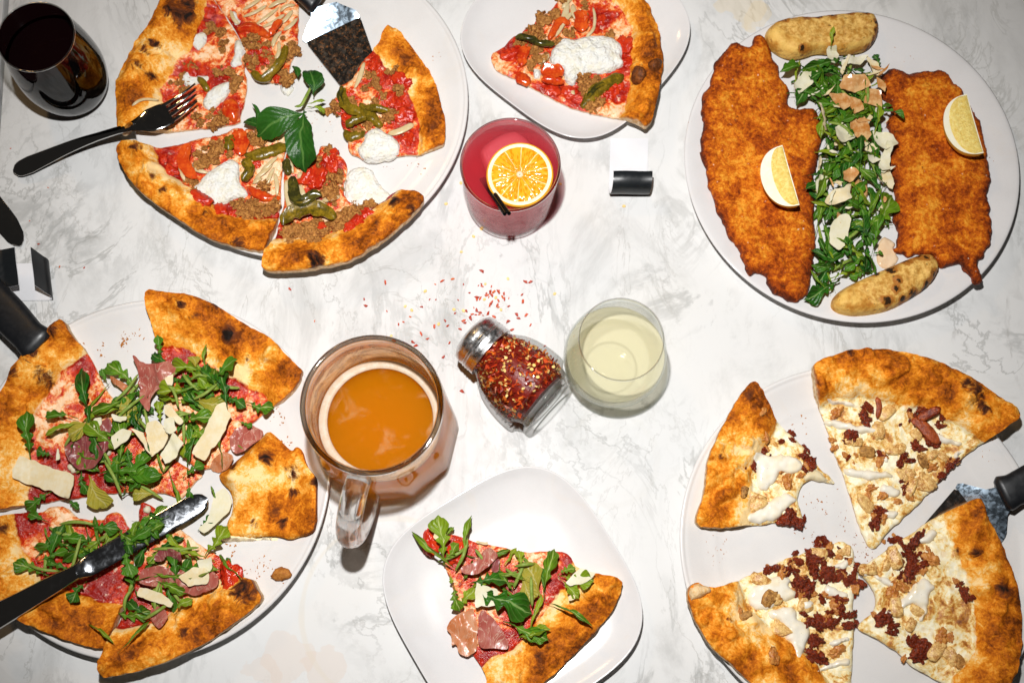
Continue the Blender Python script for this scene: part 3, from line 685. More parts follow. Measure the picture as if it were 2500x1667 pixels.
def pizza_slice(label, outline, crust, plate, mat=RED, cw=.026, ch=.014, thick=.0052, chars=(), sauce=(), cheese=(), group='pizza slices', z0=.017, seed=1, lift=0.0, cell=.0016):
    poly = chaikin(ccw(W(outline, z0)), True, 1); poly = resample(poly, .0014)
    poly = poly+.0011*np.stack([fbm(poly[:, 0]*160, poly[:, 1]*160, seed), fbm(poly[:, 0]*160+7, poly[:, 1]*160, seed+1)], 1)
    v, t, poly = fill(poly, cell, seed); do = seg_dist(v, poly)
    dc = seg_dist(v, chaikin(W(crust, z0), False, 2), False) if crust is not None else np.full(len(v), 1.)
    w = cw*(1+.30*fbm(v[:, 0]*22, v[:, 1]*22, seed)); s = dc/w
    cm = sstep(1.18, .82, s)
    zb = plate.z(v)+.0007+lift
    lump = 1+.42*fbm(v[:, 0]*38, v[:, 1]*38, seed+2)+.16*fbm(v[:, 0]*120, v[:, 1]*120, seed+3)
    hc = ch*lump*np.sqrt(np.clip(1-((s-.46)/.60)**2, 0, 1))
    inn = thick*(1+.25*fbm(v[:, 0]*55, v[:, 1]*55, seed+5))+.0012*fbm(v[:, 0]*150, v[:, 1]*150, seed+6)+.0005*fbm(v[:, 0]*420, v[:, 1]*420, seed+8)
    inn = inn*(1-.35*np.exp(-(do/.0016)**2))
    h = np.maximum(inn*np.clip(dc/.006+.35, 0, 1), hc); h = np.maximum(h, .0018)
    def field(lst):
        a = np.zeros(len(v))
        for (x, y, r) in lst:
            c = P(x, y, z0+.006); a = np.maximum(a, np.exp(-(((v-c)**2).sum(1))/(r*.00042)**2))
        return a
    cf = field(chars); h = h+.003*cf*cm
    bl = fbm(v[:, 0]*62, v[:, 1]*62, seed+11, 2); h = h+cm*(.0045*sstep(.28, .62, bl)+.0012*fbm(v[:, 0]*190, v[:, 1]*190, seed+12))
    zt = zb+h
    toast = sstep(1.05, .25, s)*.85+.25*fbm(v[:, 0]*26, v[:, 1]*26, seed+9)-.5*np.exp(-((s-.95)/.16)**2)
    V, Fc = solid(v, t, zt, zb); n = len(v); z = np.zeros(n)
    root = empty('pizza_slice', (*v.mean(0), zb.min()), label, 'pizza slice', group)
    mk('dough', V, Fc, mat, root, attrs=dict(crust=np.r_[cm, cm], char=np.r_[cf, cf], toast=np.r_[toast, toast], sauce=np.r_[field(sauce), z], cheese=np.r_[field(cheese), z], side=np.r_[z, z+1]), sharp=60)
    d = Dish(root, plate, z0+.007); d.bvh.append(BVHTree.FromPolygons([tuple(q) for q in V], [tuple(int(i) for i in q) for q in Fc]))
    return d
def cpts(c, s, r):
    return [(*p, r) for p in T(c, s)]
# ------------------------------------------------------------------ sausage and pepper pizza, top left plate
GTL = 'slices of the sausage and pepper pizza'
S = pizza_slice('sausage slice with blistered crust under the fork tines, beside the red wine',
    T('A', '1370,0 1320,110 1260,230 1150,370 1080,520 1010,650 980,720 985,900 978,1000 1000,1110 1040,1140 1085,1105 1100,1085 1290,1090 1480,1055 1700,1035 1965,1000 1960,920 1990,850 2010,750 2020,640 1990,540 2000,400 1930,260 1830,110 1740,-20 1690,-140 1440,-140'),
    T('A', '1040,1140 1000,1110 978,1000 985,900 980,720 1010,650 1080,520 1150,370 1260,230 1320,110 1370,0 1440,-140'), PL_TL, cw=.043, ch=.013,
    chars=cpts('A', '1480,120', 42)+cpts('A', '1280,390 1210,440', 20)+cpts('A', '1240,640 1160,590', 16)+cpts('A', '1550,60', 26),
    sauce=cpts('A', '1680,130 1420,790 1540,540 1880,860 1770,620 1600,250', 30), cheese=cpts('A', '1640,420 1750,450', 30), seed=3, group=GTL)
A_ = S
S.blob('ricotta_dollop', T('A', '1570,260 1640,225 1690,250 1660,330 1610,395 1560,340'), RICOTTA, .004)
S.blob('ricotta_dollop', T('A', '1900,300 1940,285 1995,300 2005,380 1950,440 1975,500 1880,530 1865,480 1905,420'), RICOTTA, .004)
S.blob('ricotta_dollop', T('A', '1465,590 1520,535 1560,600 1700,585 1690,640 1600,650 1560,690 1470,665'), RICOTTA, .004)
S.blob('ricotta_dollop', T('A', '1650,760 1740,680 1860,615 1890,680 1840,780 1760,840 1690,890 1640,830'), RICOTTA, .006)
S.crumble(T('A', '1800,320 1780,960 1700,930 1630,970 1900,680 1830,950 1560,520 1440,650 1500,700 1590,930 1760,560 1930,620 1480,600 1720,1000 1860,560 1790,230 1700,200'), 0.0056)
S.strip('onion_strip', T('A', '1120,900 1190,840 1290,830'), .006, ONION, .002)
S.strip('green_pepper_strip', T('A', '1600,600 1660,660 1690,720'), .010, PEPG)
S.blob('red_pepper_piece', T('A', '1790,830 1850,760 1920,790 1960,870 1930,980 1850,960 1800,910'), PEPR, .005)
S.bits('tomato_chunk', T('A', '1690,80 1420,790 1540,560 1640,180'), 0.0059, TOMS, .4, .1)

S = pizza_slice('onion and pepper slice cut off by the top edge, left of the pizza server',
    T('A', '1690,-150 1745,-15 1840,105 1935,255 2005,390 2000,480 2015,570 2075,610 2130,665 2230,655 2310,690 2380,700 2360,520 2425,400 2435,330 2445,0 2450,-150'), None, PL_TL,
    sauce=cpts('A', '2100,420 1950,200', 26), cheese=cpts('A', '2150,130 2260,300', 40), seed=5, group=GTL)
for t, w in (('1990,100 2070,80 2160,20', .007), ('2090,165 2180,110 2260,40', .007), ('2150,185 2240,150 2310,90', .007), ('2225,350 2240,290 2290,230', .008), ('2240,460 2280,400 2270,320', .008), ('1880,60 1900,130 1940,160', .007), ('1990,40 2060,10 2120,-40', .007), ('2200,30 2270,-10 2330,-20', .008), ('2300,160 2350,110 2380,60', .008), ('2290,60 2330,20 2400,10', .007), ('2320,210 2380,180 2420,120', .008)):
    S.strip('onion_strip', T('A', t), w, ONION, .0022)
S.strip('red_pepper_strip', T('A', '1930,210 2050,190 2130,230 2200,280'), .016, PEPR, .005)
S.strip('red_pepper_strip', T('A', '2205,275 2260,200 2305,145'), .013, PEPR, .005)
S.strip('green_pepper_strip', T('A', '2050,560 2130,650 2210,590 2290,510 2330,420 2335,350'), .016, PEPG, .005)
S.crumble(T('A', '2060,280 2090,450 2160,420 2010,440 2050,520 2250,520 2220,480 2110,340 2170,340 2340,420 2390,380 2310,560 2040,350 1960,330 2330,620 2380,330 2300,610'), 0.0059)
S.bits('tomato_chunk', T('A', '2260,610 2130,370 2180,440'), 0.0076, TOMS, .4, .1)
S.blob('ricotta_dollop', T('A', '2270,650 2340,610 2390,650 2370,720 2330,740 2280,700'), RICOTTA, .005)
S.blob('ricotta_dollop', T('A', '1880,60 1910,55 1930,110 1960,140 1930,180 1890,130'), RICOTTA, .003)

S = pizza_slice('narrow slice with pale crust and ricotta at its corner, lifted on the steel server',
    T('B', '1180,215 1250,260 1330,345 1400,440 1460,530 1520,610 1575,740 1610,900 1635,980 1640,1190 1600,1220 1480,1240 1440,1270 1330,1260 1250,1270 1110,1300 990,1310 900,1270 850,1250 830,1180 840,1130 790,1040 770,1000 780,930 740,940 700,890 690,840 760,760 760,700 840,670 900,600 960,480 1030,420 1100,370 1110,310 1150,250'),
    T('B', '1180,215 1250,260 1330,345 1400,440 1460,530 1520,610 1575,740 1610,900 1635,980 1640,1190'), PL_TL, cw=.030, ch=.010, lift=.002,
    chars=cpts('B', '1415,1050', 7), sauce=cpts('B', '1080,480 1180,620 1220,800 1300,680 830,950 1330,1120 1300,940', 30), cheese=cpts('B', '1270,760 1350,1000', 16), seed=8, group=GTL)
C_ = S
S.strip('green_pepper_strip', T('B', '800,705 775,790 830,870 900,905 960,935'), .018, PEPG, .007)
S.strip('green_pepper_strip', T('B', '790,690 765,790 800,870'), .008, PEPB, .010)
S.strip('green_pepper_strip', T('B', '930,825 1000,920 1060,970 1110,1020'), .017, PEPG, .008)
S.strip('green_pepper_strip', T('B', '975,870 1080,885 1175,900'), .013, PEPG, .007)
S.strip('green_pepper_strip', T('B', '820,1030 890,985 990,950'), .016, PEPG, .006)
S.strip('green_pepper_strip', T('B', '800,1040 850,1120 900,1090 970,1060'), .014, PEPG, .005)
S.strip('onion_strip', T('B', '1175,1070 1260,1060 1360,1000'), .012, ONION, .003)
S.strip('onion_strip', T('B', '890,690 930,620 960,500'), .008, ONION, .003)
S.crumble(T('B', '1000,590 1080,700 1210,570 730,870 1050,830 1150,560 860,800 920,1050 1010,990 960,700 1120,760 1060,640 720,830 1200,920 1260,900 1150,950 1250,700'), 0.0059)
S.bits('tomato_chunk', T('B', '1060,500 1180,790 1250,830 830,960 1330,1120 1180,640 1300,930 1270,650 1100,760'), 0.0072, TOMS, .4, .1)
S.blob('ricotta_dollop', T('B', '980,1040 1060,1020 1130,1060 1230,1110 1270,1190 1230,1260 1110,1300 990,1310 920,1260 910,1200 960,1140'), RICOTTA, .007, .012)

S = pizza_slice('sausage slice with thick curved crust, bottom left of the basil plate',
    T('E', '985,260 1000,330 1060,460 1150,580 1300,700 1450,800 1600,900 1700,960 1850,1020 2000,1060 2180,1090 2200,1060 2230,960 2265,830 2290,700 2290,500 2300,400 2330,200 2350,100 2270,50 2190,60 2090,50 2010,30 1985,70 1960,20 1900,35 1830,80 1620,115 1480,160 1390,185 1240,230 1180,225 1040,200 1000,230'),
    T('E', '985,240 1000,330 1060,460 1150,580 1300,700 1450,800 1600,900 1700,960 1850,1020 2000,1060 2180,1090'), PL_TL, cw=.036, ch=.016,
    chars=cpts('E', '1980,1010', 20)+cpts('E', '1150,250', 18)+cpts('E', '1280,480 1360,590', 12)+cpts('E', '1700,780', 9),
    sauce=cpts('E', '1340,290 1430,400 1640,620 1830,720 2000,790 2200,780 1700,690', 36), cheese=cpts('E', '2200,600 2200,380', 26), seed=12, group=GTL)
S.blob('ricotta_dollop', T('E', '1540,520 1620,470 1650,400 1790,310 1860,265 1930,290 1955,330 1940,420 1960,480 2020,540 1990,600 1890,590 1850,640 1770,665 1710,640 1640,580'), RICOTTA, .008, .014)
S.strip('red_pepper_strip', T('E', '1540,150 1490,250 1520,370 1600,440'), .020, PEPR, .006)
S.strip('red_pepper_strip', T('E', '2010,500 2110,570 2200,600 2285,580'), .015, PEPR, .006)
S.strip('red_pepper_strip', T('E', '1930,40 1975,130 1965,250'), .026, PEPR, .006)
S.strip('green_pepper_strip', T('E', '1860,90 1880,150 1870,210'), .018, PEPG, .006)
S.strip('green_pepper_strip', T('E', '1990,240 2100,240 2210,210 2340,140'), .018, PEPG, .007)
S.strip('green_pepper_strip', T('E', '1970,290 2040,330 2040,400 1975,460'), .016, PEPG, .006)
for t in ('2080,430 2150,380 2210,320', '2060,470 2130,430', '2130,370 2190,320 2250,260', '2170,480 2200,420 2230,350', '1570,310 1590,360 1680,380', '2240,400 2260,480 2255,560', '1460,330 1480,400 1500,450'):
    S.strip('onion_strip', T('E', t), .008, ONION, .0025)
S.crumble(T('E', '1640,260 1720,220 1680,310 1800,190 2080,120 2170,100 2020,650 2080,690 2130,660 2040,720 1960,700 2200,680 2150,490 1560,480 1600,230 1760,160 1620,320 2000,690 2100,730 2050,620 1920,650 2130,130 2030,90 1740,270 2230,650 1540,450 2170,720'), 0.0062)
S.bits('tomato_chunk', T('E', '1330,290 1400,370 1640,630 1800,720 1890,720 2080,310 1740,130'), 0.0076, TOMS, .4, .1)

S = pizza_slice('sausage slice with long bubbly crust and a black char spot, overhanging its plate',
    T('F', '150,1240 300,1248 450,1240 600,1220 800,1180 930,1130 1100,1020 1200,950 1300,860 1400,770 1485,660 1400,600 1300,570 1215,555 1130,640 1020,690 900,670 810,610 790,520 830,380 820,310 760,250 700,220 610,150 590,260 450,340 400,250 345,120 310,300 300,480 315,640 265,800 245,960 195,1080 165,1140'),
    T('F', '150,1240 300,1248 450,1240 600,1220 800,1180 930,1130 1100,1020 1200,950 1300,860 1400,770 1485,660'), PL_TL, cw=.034, ch=.015,
    chars=cpts('F', '585,1170', 30)+cpts('F', '1220,670 1370,750', 18)+cpts('F', '1080,860', 10), sauce=cpts('F', '330,960 290,1000 680,340 570,420 900,840 1010,750 1150,620', 34), cheese=cpts('F', '430,450', 30), seed=15, group=GTL)
E_ = S
S.blob('ricotta_dollop', T('F', '830,330 1000,310 1060,420 1100,490 1195,560 1130,640 1030,690 960,670 860,630 810,590 790,500'), RICOTTA, .006, .014)
S.strip('charred_pepper_strip', T('F', '385,430 385,560 430,640 500,640 560,575 620,590'), .019, PEPB, .006, .005)
S.strip('charred_pepper_strip', T('F', '330,270 325,340 345,410'), .014, PEPB, .005, .003)
S.strip('green_pepper_strip', T('F', '305,830 340,750 440,705 560,690 660,715 730,780'), .026, PEPG, .006, .004)
for t, w in (('330,460 335,600 375,710', .013), ('345,230 360,300 375,380', .006), ('620,615 690,600 755,580', .009), ('430,490 450,540 475,590', .009), ('560,620 600,640 640,650', .012), ('440,380 420,430', .008)):
    S.strip('onion_strip', T('F', t), w, ONION, .003)
S.crumble(T('F', '350,880 430,870 520,880 500,940 600,930 700,850 760,810 830,790 930,650 1000,640 880,700 720,440 640,540 560,280 690,590 620,390 540,360 680,830 580,860 320,890 470,910 540,930 640,900 780,780 860,760 740,840 900,670 970,660 760,430 690,560 670,230 520,300 630,440 700,500 580,800 500,830 800,730'), 0.0064)
S.bits('tomato_chunk', T('F', '1010,750 690,330 570,420 650,870 540,440 890,830 500,400 700,250 860,880'), 0.0085, TOMS, .4, .1)

# basil sprig lying across the slices
root = empty('basil_sprig', (*P(745, 262, .025), .02), 'sprig of dark green basil lying in the middle of the top left pizza', 'basil')
D = Dish(root, PL_TL, .03); D.bvh = A_.bvh+E_.bvh+C_.bvh
D.leaf(T('X', '850,520')[0], T('X', '830,215')[0], LB[0], .95, .018, .012, .2)
D.leaf(T('X', '790,680')[0], T('X', '235,900')[0], LB[1], .70, .022, .010, -.25)
D.leaf(T('X', '810,690')[0], T('X', '770,1320')[0], LB[2], .70, .022, .006, .15)
D.leaf(T('X', '300,870')[0], T('X', '110,770')[0], LB[0], 1.0, .012, .012, .5)
D.leaf(T('X', '245,830')[0], T('X', '215,600')[0], LB[1], .35, .012, .018, 1.0)
D.leaf(T('X', '700,330')[0], T('X', '655,190')[0], LB[2], .8, .016, .016, .6)
D.leaf(T('X', '780,630')[0], T('X', '1000,560')[0], LA[2], 1.3, .02, .014, .2, 'basil_leaf')
D.leaf(T('X', '800,640')[0], T('X', '990,670')[0], LA[4], 1.2, .018, .010, -.3, 'basil_leaf')
D.strip('stem', T('X', '870,470 830,560 790,640 760,690 690,690'), .0035, STEM, .003, .018)

# ------------------------------------------------------------------ ricotta slice on the top square plate
S = pizza_slice('single sausage slice with a big ricotta spoonful on the top square plate',
    T('C', '335,430 340,510 380,570 560,640 700,715 860,800 950,845 1100,900 1270,940 1440,1000 1560,1050 1590,1075 1630,1040 1660,960 1690,830 1715,680 1735,560 1740,480 1720,330 1700,230 1660,120 1590,0 1520,-110 940,-110 870,0 830,50 790,90 730,70 700,90 700,180 620,200 580,260 530,270 480,310 440,360 380,400'),
    T('C', '1590,1075 1630,1040 1660,960 1690,830 1715,680 1735,560 1740,480 1720,330 1700,230 1660,120 1590,0 1520,-110'), PL_F, cw=.030, ch=.014,
    chars=cpts('C', '1545,610', 26)+cpts('C', '1665,545', 24), sauce=cpts('C', '1440,330 1450,470 1240,110 1350,720 1050,760 500,340 1370,700 830,690', 30), cheese=cpts('C', '420,490 1430,230 1350,900', 28), seed=18, group='single served pizza slices')
S.blob('ricotta_dollop', T('C', '810,450 850,350 920,260 1000,290 1150,250 1280,250 1390,300 1430,370 1410,430 1440,490 1380,530 1250,580 1160,560 1060,600 1040,640 990,680 940,620 930,520 840,510'), RICOTTA, .011, .018, .45)
S.blob('ricotta_dollop', T('C', '670,520 740,520 745,610 680,625'), RICOTTA, .005)
S.blob('crust_bubble', T('C', '1480,600 1500,540 1560,530 1610,600 1590,670 1530,700 1490,660'), BURNT, .010, .012)
S.blob('crust_bubble', T('C', '1610,520 1660,490 1735,490 1735,550 1680,600 1620,590'), BURNT, .008, .011)
S.strip('green_pepper_strip', T('C', '530,280 640,290 740,345 855,335'), .013, PEPB, .006)
S.strip('green_pepper_strip', T('C', '1080,850 1170,730 1290,650 1425,580'), .020, PEPG, .007)
S.strip('green_pepper_strip', T('C', '1120,780 1200,690 1270,660'), .008, PEPB, .010)
for t, w in (('870,240 940,110 960,-20', .012), ('890,180 960,110 1000,60', .008), ('920,20 960,-20 1000,-60', .008), ('1180,190 1190,110 1175,30', .006), ('1010,0 1010,60 1040,120', .010), ('1120,260 1170,220 1185,170', .006), ('730,480 790,440 800,400', .010), ('1000,690 1010,750', .008)):
    S.strip('onion_strip', T('C', t), w, ONION, .003)
S.strip('red_pepper_strip', T('C', '580,520 590,440 630,350'), .016, PEPR, .006)
S.strip('red_pepper_strip', T('C', '740,565 830,560 935,560'), .022, PEPR, .007)
S.strip('red_pepper_strip', T('C', '810,290 860,180 920,120 985,160'), .014, PEPR, .006)
S.strip('red_pepper_strip', T('C', '1065,50 1070,130 1080,230'), .024, PEPR, .006)
S.strip('red_pepper_strip', T('C', '745,630 830,640 935,650'), .015, PEPR, .006)
S.strip('red_pepper_strip', T('C', '570,560 580,620 660,650'), .018, PEPR, .005)
S.crumble(T('C', '700,430 740,450 630,240 720,200 740,90 1130,620 1190,650 1070,610 1150,520 850,80 1040,120 1200,820 540,350 660,480 770,130 600,290 720,260 1150,720 1250,700 1230,790 1000,240 1110,690 880,300 690,380 780,420 1160,850 940,-40 1110,20 1310,250'), 0.0061)
S.bits('tomato_chunk', T('C', '1440,330 1240,120 1380,690 1050,780 840,690 980,720 1470,470 500,420 1330,730'), 0.0076, TOMS, .4, .1)
# ------------------------------------------------------------------ arugula and prosciutto pizza, bottom left plate
GBL = 'slices of the arugula and prosciutto pizza'
S = pizza_slice('large arugula slice at the left, with blistered crust beside the black handle',
    T('H', '430,300 330,390 230,480 150,590 90,690 40,790 0,860 -60,980 -120,1150 -130,1400 -100,1590 0,1565 270,1510 560,1470 760,1440 1080,1440 1190,1480 1230,1480 1300,1380 1380,1310 1250,1280 1100,1150 950,1000 800,850 690,730 645,610 600,530 550,450 490,370 480,320'),
    T('H', '430,300 330,390 230,480 150,590 90,690 40,790 0,860 -60,980 -120,1150 -130,1400 -100,1590'), PL_BL, cw=.040, ch=.016,
    chars=cpts('H', '400,380', 20)+cpts('H', '310,680', 26)+cpts('H', '250,520', 20)+cpts('H', '130,640', 18), sauce=cpts('H', '330,1260 150,1400 90,1320 420,1320 700,1350 500,1350 220,1440 400,1440 560,580', 48), cheese=cpts('H', '600,640 340,860 430,700 300,960 400,1030', 42), seed=23, group=GBL)
SG = S
S2 = pizza_slice('arugula slice with wide brown crust at the upper right of its plate, beside the mug',
    T('H', '1005,95 1150,115 1290,130 1450,190 1600,280 1740,370 1830,410 1930,510 2030,620 2060,640 2030,720 1940,810 1830,870 1700,965 1600,1080 1450,1250 1400,1290 1270,1260 1150,1050 1100,800 1060,600 1060,480 1050,360 1015,230'),
    T('H', '1005,95 1150,115 1290,130 1450,190 1600,280 1740,370 1830,410 1930,510 2030,620 2060,640'), PL_BL, cw=.046, ch=.014,
    chars=cpts('H', '1560,390', 26)+cpts('H', '1680,540', 12)+cpts('H', '1480,200 1250,200', 16)+cpts('H', '1330,270', 14), sauce=cpts('H', '1280,450 1600,600 1750,700 1880,800 1560,700 1200,560', 34), cheese=cpts('H', '1680,720 1750,790 1450,900', 40), seed=27, group=GBL)
SH = S2
S3 = pizza_slice('arugula slice at the bottom left under the table knife handle',
    T('I', '-100,500 0,460 100,420 160,410 260,420 330,370 440,370 490,430 520,450 680,470 720,420 800,405 850,500 880,560 895,700 875,860 845,1000 795,1150 755,1280 735,1335 620,1320 500,1290 380,1240 270,1190 170,1150 80,1090 0,1010 -80,900 -130,780 -150,600'),
    T('I', '735,1335 620,1320 500,1290 380,1240 270,1190 170,1150 80,1090 0,1010 -80,900 -130,780 -150,600'), PL_BL, cw=.040, ch=.016,
    chars=cpts('I', '30,530', 18), sauce=cpts('I', '130,480 720,850 650,950 760,560 280,870', 48), cheese=cpts('I', '400,430 240,650 700,470', 32), seed=31, group=GBL)
S4 = pizza_slice('arugula slice with one dark burnt crust corner, at the bottom of its plate',
    T('I', '940,330 1030,380 1100,440 1250,560 1380,660 1450,690 1540,760 1600,830 1660,860 1720,870 1760,940 1800,1010 1700,1090 1600,1170 1500,1240 1400,1300 1250,1380 1100,1440 950,1490 800,1520 720,1525 722,1450 742,1335 772,1250 802,1150 862,1000 905,850 922,700 930,500 925,420'),
    T('I', '1800,1010 1700,1090 1600,1170 1500,1240 1400,1300 1250,1380 1100,1440 950,1490 800,1520 720,1525'), PL_BL, cw=.040, ch=.018,
    chars=cpts('I', '1650,950', 34)+cpts('I', '1250,1220', 14), sauce=cpts('I', '980,460 860,1180 960,1000 1530,860 760,900', 40), cheese=cpts('I', '1180,520 1280,590', 36), seed=35, group=GBL)
# folded slice, brown underside up
poly = T('H', '1800,1010 1860,1060 1950,1150 1975,1160 1990,1130 2030,1140 2060,1250 2100,1300 2140,1350 2135,1450 2140,1690 2080,1725 2030,1730 1950,1760 1870,1730 1780,1730 1680,1740 1560,1740 1505,1720 1515,1640 1550,1580 1560,1500 1540,1420 1490,1380 1460,1330 1470,1300 1510,1290 1560,1240 1650,1160 1740,1080')
pw = resample(chaikin(ccw(W(poly, .026)), True, 1), .0014); v, t, pw = fill(pw, .0016, 77)
do = seg_dist(v, pw); dr = seg_dist(v, W(T('H', '2040,1140 2100,1290 2140,1400 2140,1560 2130,1700'), .026), False)
zb = np.maximum(PL_BL.z(v)+.0008, .0125); fold = sstep(.05, .0, seg_dist(v, W(T('H', '1470,1300 1650,1160 1800,1010'), .026), False))
zt = zb+.0065+.008*np.exp(-(dr/.02)**2)+.010*fold*sstep(0, .01, do)+.0022*fbm(v[:, 0]*45, v[:, 1]*45, 5)+.0006*fbm(v[:, 0]*260, v[:, 1]*260, 6)-.003*np.exp(-(do/.002)**2)
root = empty('folded_pizza_slice', (*v.mean(0), zb.min()), 'folded slice with its brown baked underside up, right of the arugula', 'pizza slice', GBL)
cf = np.zeros(len(v))
for x, y, r in cpts('H', '1790,1190', 24)+cpts('H', '1960,1280', 22)+cpts('H', '2120,1370', 20)+cpts('H', '1560,1250', 14)+cpts('H', '1840,1560 1700,1640 1980,1440 1900,1640', 15):
    c = P(x, y, .03); cf = np.maximum(cf, np.exp(-((v-c)**2).sum(1)/(r*.00042)**2))
toast = .30+.55*fbm(v[:, 0]*24+3, v[:, 1]*24, 9); toast -= .7*np.exp(-((v-P(*T('H', '1770,1300')[0], .03))**2).sum(1)/.010**2)
V, Fc = solid(v, t, zt, zb); n = len(v)
mk('underside', V, Fc, UNDER, root, attrs=dict(char=np.r_[cf, cf]*.85, toast=np.r_[toast, toast]), sharp=60)
DF = Dish(root, PL_BL, .016); DF.blob('dough_edge', T('I', '1460,590 1500,555 1700,570 1900,590 1950,600 1700,600 1560,615'), OPITH, .007, .004, ground=lambda q: PL_BL.z(q)+.0005)

# salad on the pizza: leaves, parmesan, prosciutto belong to the slice they lie on
SG.z = SH.z = S3.z = S4.z = .026
both = SG.bvh+SH.bvh; SG.bvh = both; SH.bvh = both
GREENS = LA+LD
SG.scatter(T('H', '480,880 620,700 700,600 900,600 960,760 1050,1000 1100,1250 1050,1420 800,1430 700,1300 500,1250 300,1150 300,950'), 34, (75, 130), GREENS, (.001, .012), 5)
SH.scatter(T('H', '1000,620 1180,560 1350,560 1560,600 1520,700 1700,840 1560,900 1400,1000 1330,1250 1150,1200 1100,950'), 26, (70, 125), GREENS, (.001, .012), 6)
S3.scatter(T('I', '100,720 220,600 340,560 420,480 560,450 770,510 700,640 600,740 440,820 290,800'), 14, (70, 120), LD+LA[:5], (.001, .009), 7)
S4.scatter(T('I', '900,500 1100,500 1250,600 1440,680 1500,800 1250,900 1200,1080 900,1130 800,1000 860,800'), 14, (70, 125), GREENS, (.001, .011), 8)
SG.stems(T('H', '480,880 620,700 900,600 960,760 1050,1000 1100,1250 1050,1420 800,1430 500,1250 300,1000'), 12, 3); SH.stems(T('H', '1000,620 1350,560 1560,600 1700,840 1400,1000 1330,1250 1150,1200'), 11, 4); S3.stems(T('I', '100,720 340,560 560,450 770,510 600,740 290,800'), 6, 5); S4.stems(T('I', '900,500 1250,600 1500,800 1200,1080 900,1130 800,1000'), 8, 6)
for d, a, b, m, w in ((SG, '590,1000', '525,590', LD[0], 1.0), (SG, '500,920', '275,915', LD[3], 1.0), (SG, '160,1210', '165,890', LD[2], 1.15), (SG, '580,965', '280,1040', LA[2], 1.2), (SG, '330,1180', '215,1150', LD[4], 1.9),
        (SG, '920,720', '690,540', LA[0], 1.1), (SG, '700,690', '650,580', LD[1], 1.6), (SG, '640,1290', '1060,1340', LD[5], 1.3), (SG, '320,1430', '130,1540', LD[6], 1.4), (SG, '400,1470', '500,1540', LD[7], 1.2),
        (SG, '520,1280', '560,1450', LD[8], 1.5), (SG, '1120,1270', '1200,1540', LA[8], .9), (SG, '1260,1350', '1260,1490', LD[9], 1.5), (SG, '780,1440', '1080,1300', LD[2], 1.2), (SG, '830,1420', '680,1300', LD[3], 1.2), (SG, '880,1180', '720,1230', LA[5], 1.4),
        (SH, '1180,560', '990,480', LD[1], 1.1), (SH, '1060,520', '1050,375', LD[4], 1.2), (SH, '1370,640', '1385,435', LA[8], 1.0), (SH, '1400,690', '1600,540', LD[0], 1.5), (SH, '1500,760', '1650,850', LD[2], 1.4), (SH, '1640,820', '1830,860', LA[3], 1.4),
        (SH, '1230,740', '1470,720', LA[1], .9), (SH, '1480,1260', '1470,880', LA[11], .8), (SH, '1590,940', '1680,985', LD[6], 1.3), (SH, '1640,1150', '1580,1100', LA[2], 1.0), (SH, '1250,980', '1370,1060', LA[0], 1.7), (SH, '1210,1330', '1370,1250', LD[8], 1.5), (SH, '1050,960', '1020,800', LA[6], 1.2), (SH, '1360,880', '1440,970', LD[5], 1.4)):
    d.leaf(T('H', a)[0], T('H', b)[0], m, w, .009, .011, None)
for a, b, w, k in (('590,1310', '670,1540', 1.15, 0), ('640,960', '440,1060', 1.2, 1), ('1290,800', '1500,850', 1.1, 2), ('1300,590', '1290,505', 1.6, 0), ('760,900', '860,800', 1.5, 1), ('850,930', '920,960', 1.6, 2), ('730,930', '900,880', 1.2, 0), ('1030,1440', '860,1450', 1.2, 1)):
    (SG if k < 2 else SH).leaf(T('H', a)[0], T('H', b)[0], LY[k], w, .012, .012, .1)
for d, a, b, m, w in ((S3, '300,820', '80,750', LA[0], 1.2), (S3, '310,640', '270,500', LA[2], .9), (S3, '330,570', '560,610', LD[3], 1.3), (S3, '560,500', '780,510', LD[4], 1.4), (S3, '500,740', '590,700', LD[5], 1.9), (S3, '560,880', '470,1030', LD[6], 1.6), (S3, '300,480', '150,420', LD[7], 1.4), (S3, '330,780', '390,830', LA[5], 1.8),
        (S4, '880,520', '1100,360', LA[3], 1.0), (S4, '940,430', '1090,420', LY[0], 1.2), (S4, '1180,590', '1050,500', LD[1], 1.2), (S4, '1250,700', '1110,560', LA[1], 1.0), (S4, '890,990', '850,590', LD[2], 1.3), (S4, '1060,640', '980,760', LA[6], 1.4), (S4, '1320,740', '1240,590', LA[5], 1.4), (S4, '1360,720', '1500,490', LA[9], 1.2), (S4, '1450,790', '1530,720', LD[8], 1.5), (S4, '1640,860', '1450,690', LA[11], .9),
        (S4, '730,1110', '1000,1080', LA[0], 1.3), (S4, '980,1140', '820,1020', LD[9], 1.4), (S4, '550,1165', '790,1300', LA[8], .6), (S4, '820,1370', '1000,1150', LA[2], .8), (S4, '1000,870', '1240,960', LA[7], 1.0), (S4, '1150,1090', '1290,1000', LA[4], 1.6), (S4, '840,830', '740,655', LA[8], .7)):
    d.leaf(T('I', a)[0], T('I', b)[0], m, w, .008, .009, None)
for a, b, m, w in (('820,560', '900,700', LD[2], 1.0), ('780,520', '930,620', LA[9], 1.1), ('1010,430', '940,560', LD[1], 1.2), ('1080,430', '1000,540', LA[6], 1.0), ('760,640', '880,560', LD[5], 1.2), ('1110,480', '1010,420', LD[3], 1.1), ('880,480', '1000,500', LA[0], 1.1), ('900,520', '1010,640', LA[5], 1.2), ('1080,520', '860,590', LD[8], 1.2), ('840,640', '900,860', LD[0], 1.3), ('960,560', '1120,500', LA[3], 1.1), ('1000,480', '1080,590', LD[7], 1.2)):
    S4.leaf(T('I', a)[0], T('I', b)[0], m, w, .023, .022, 0)
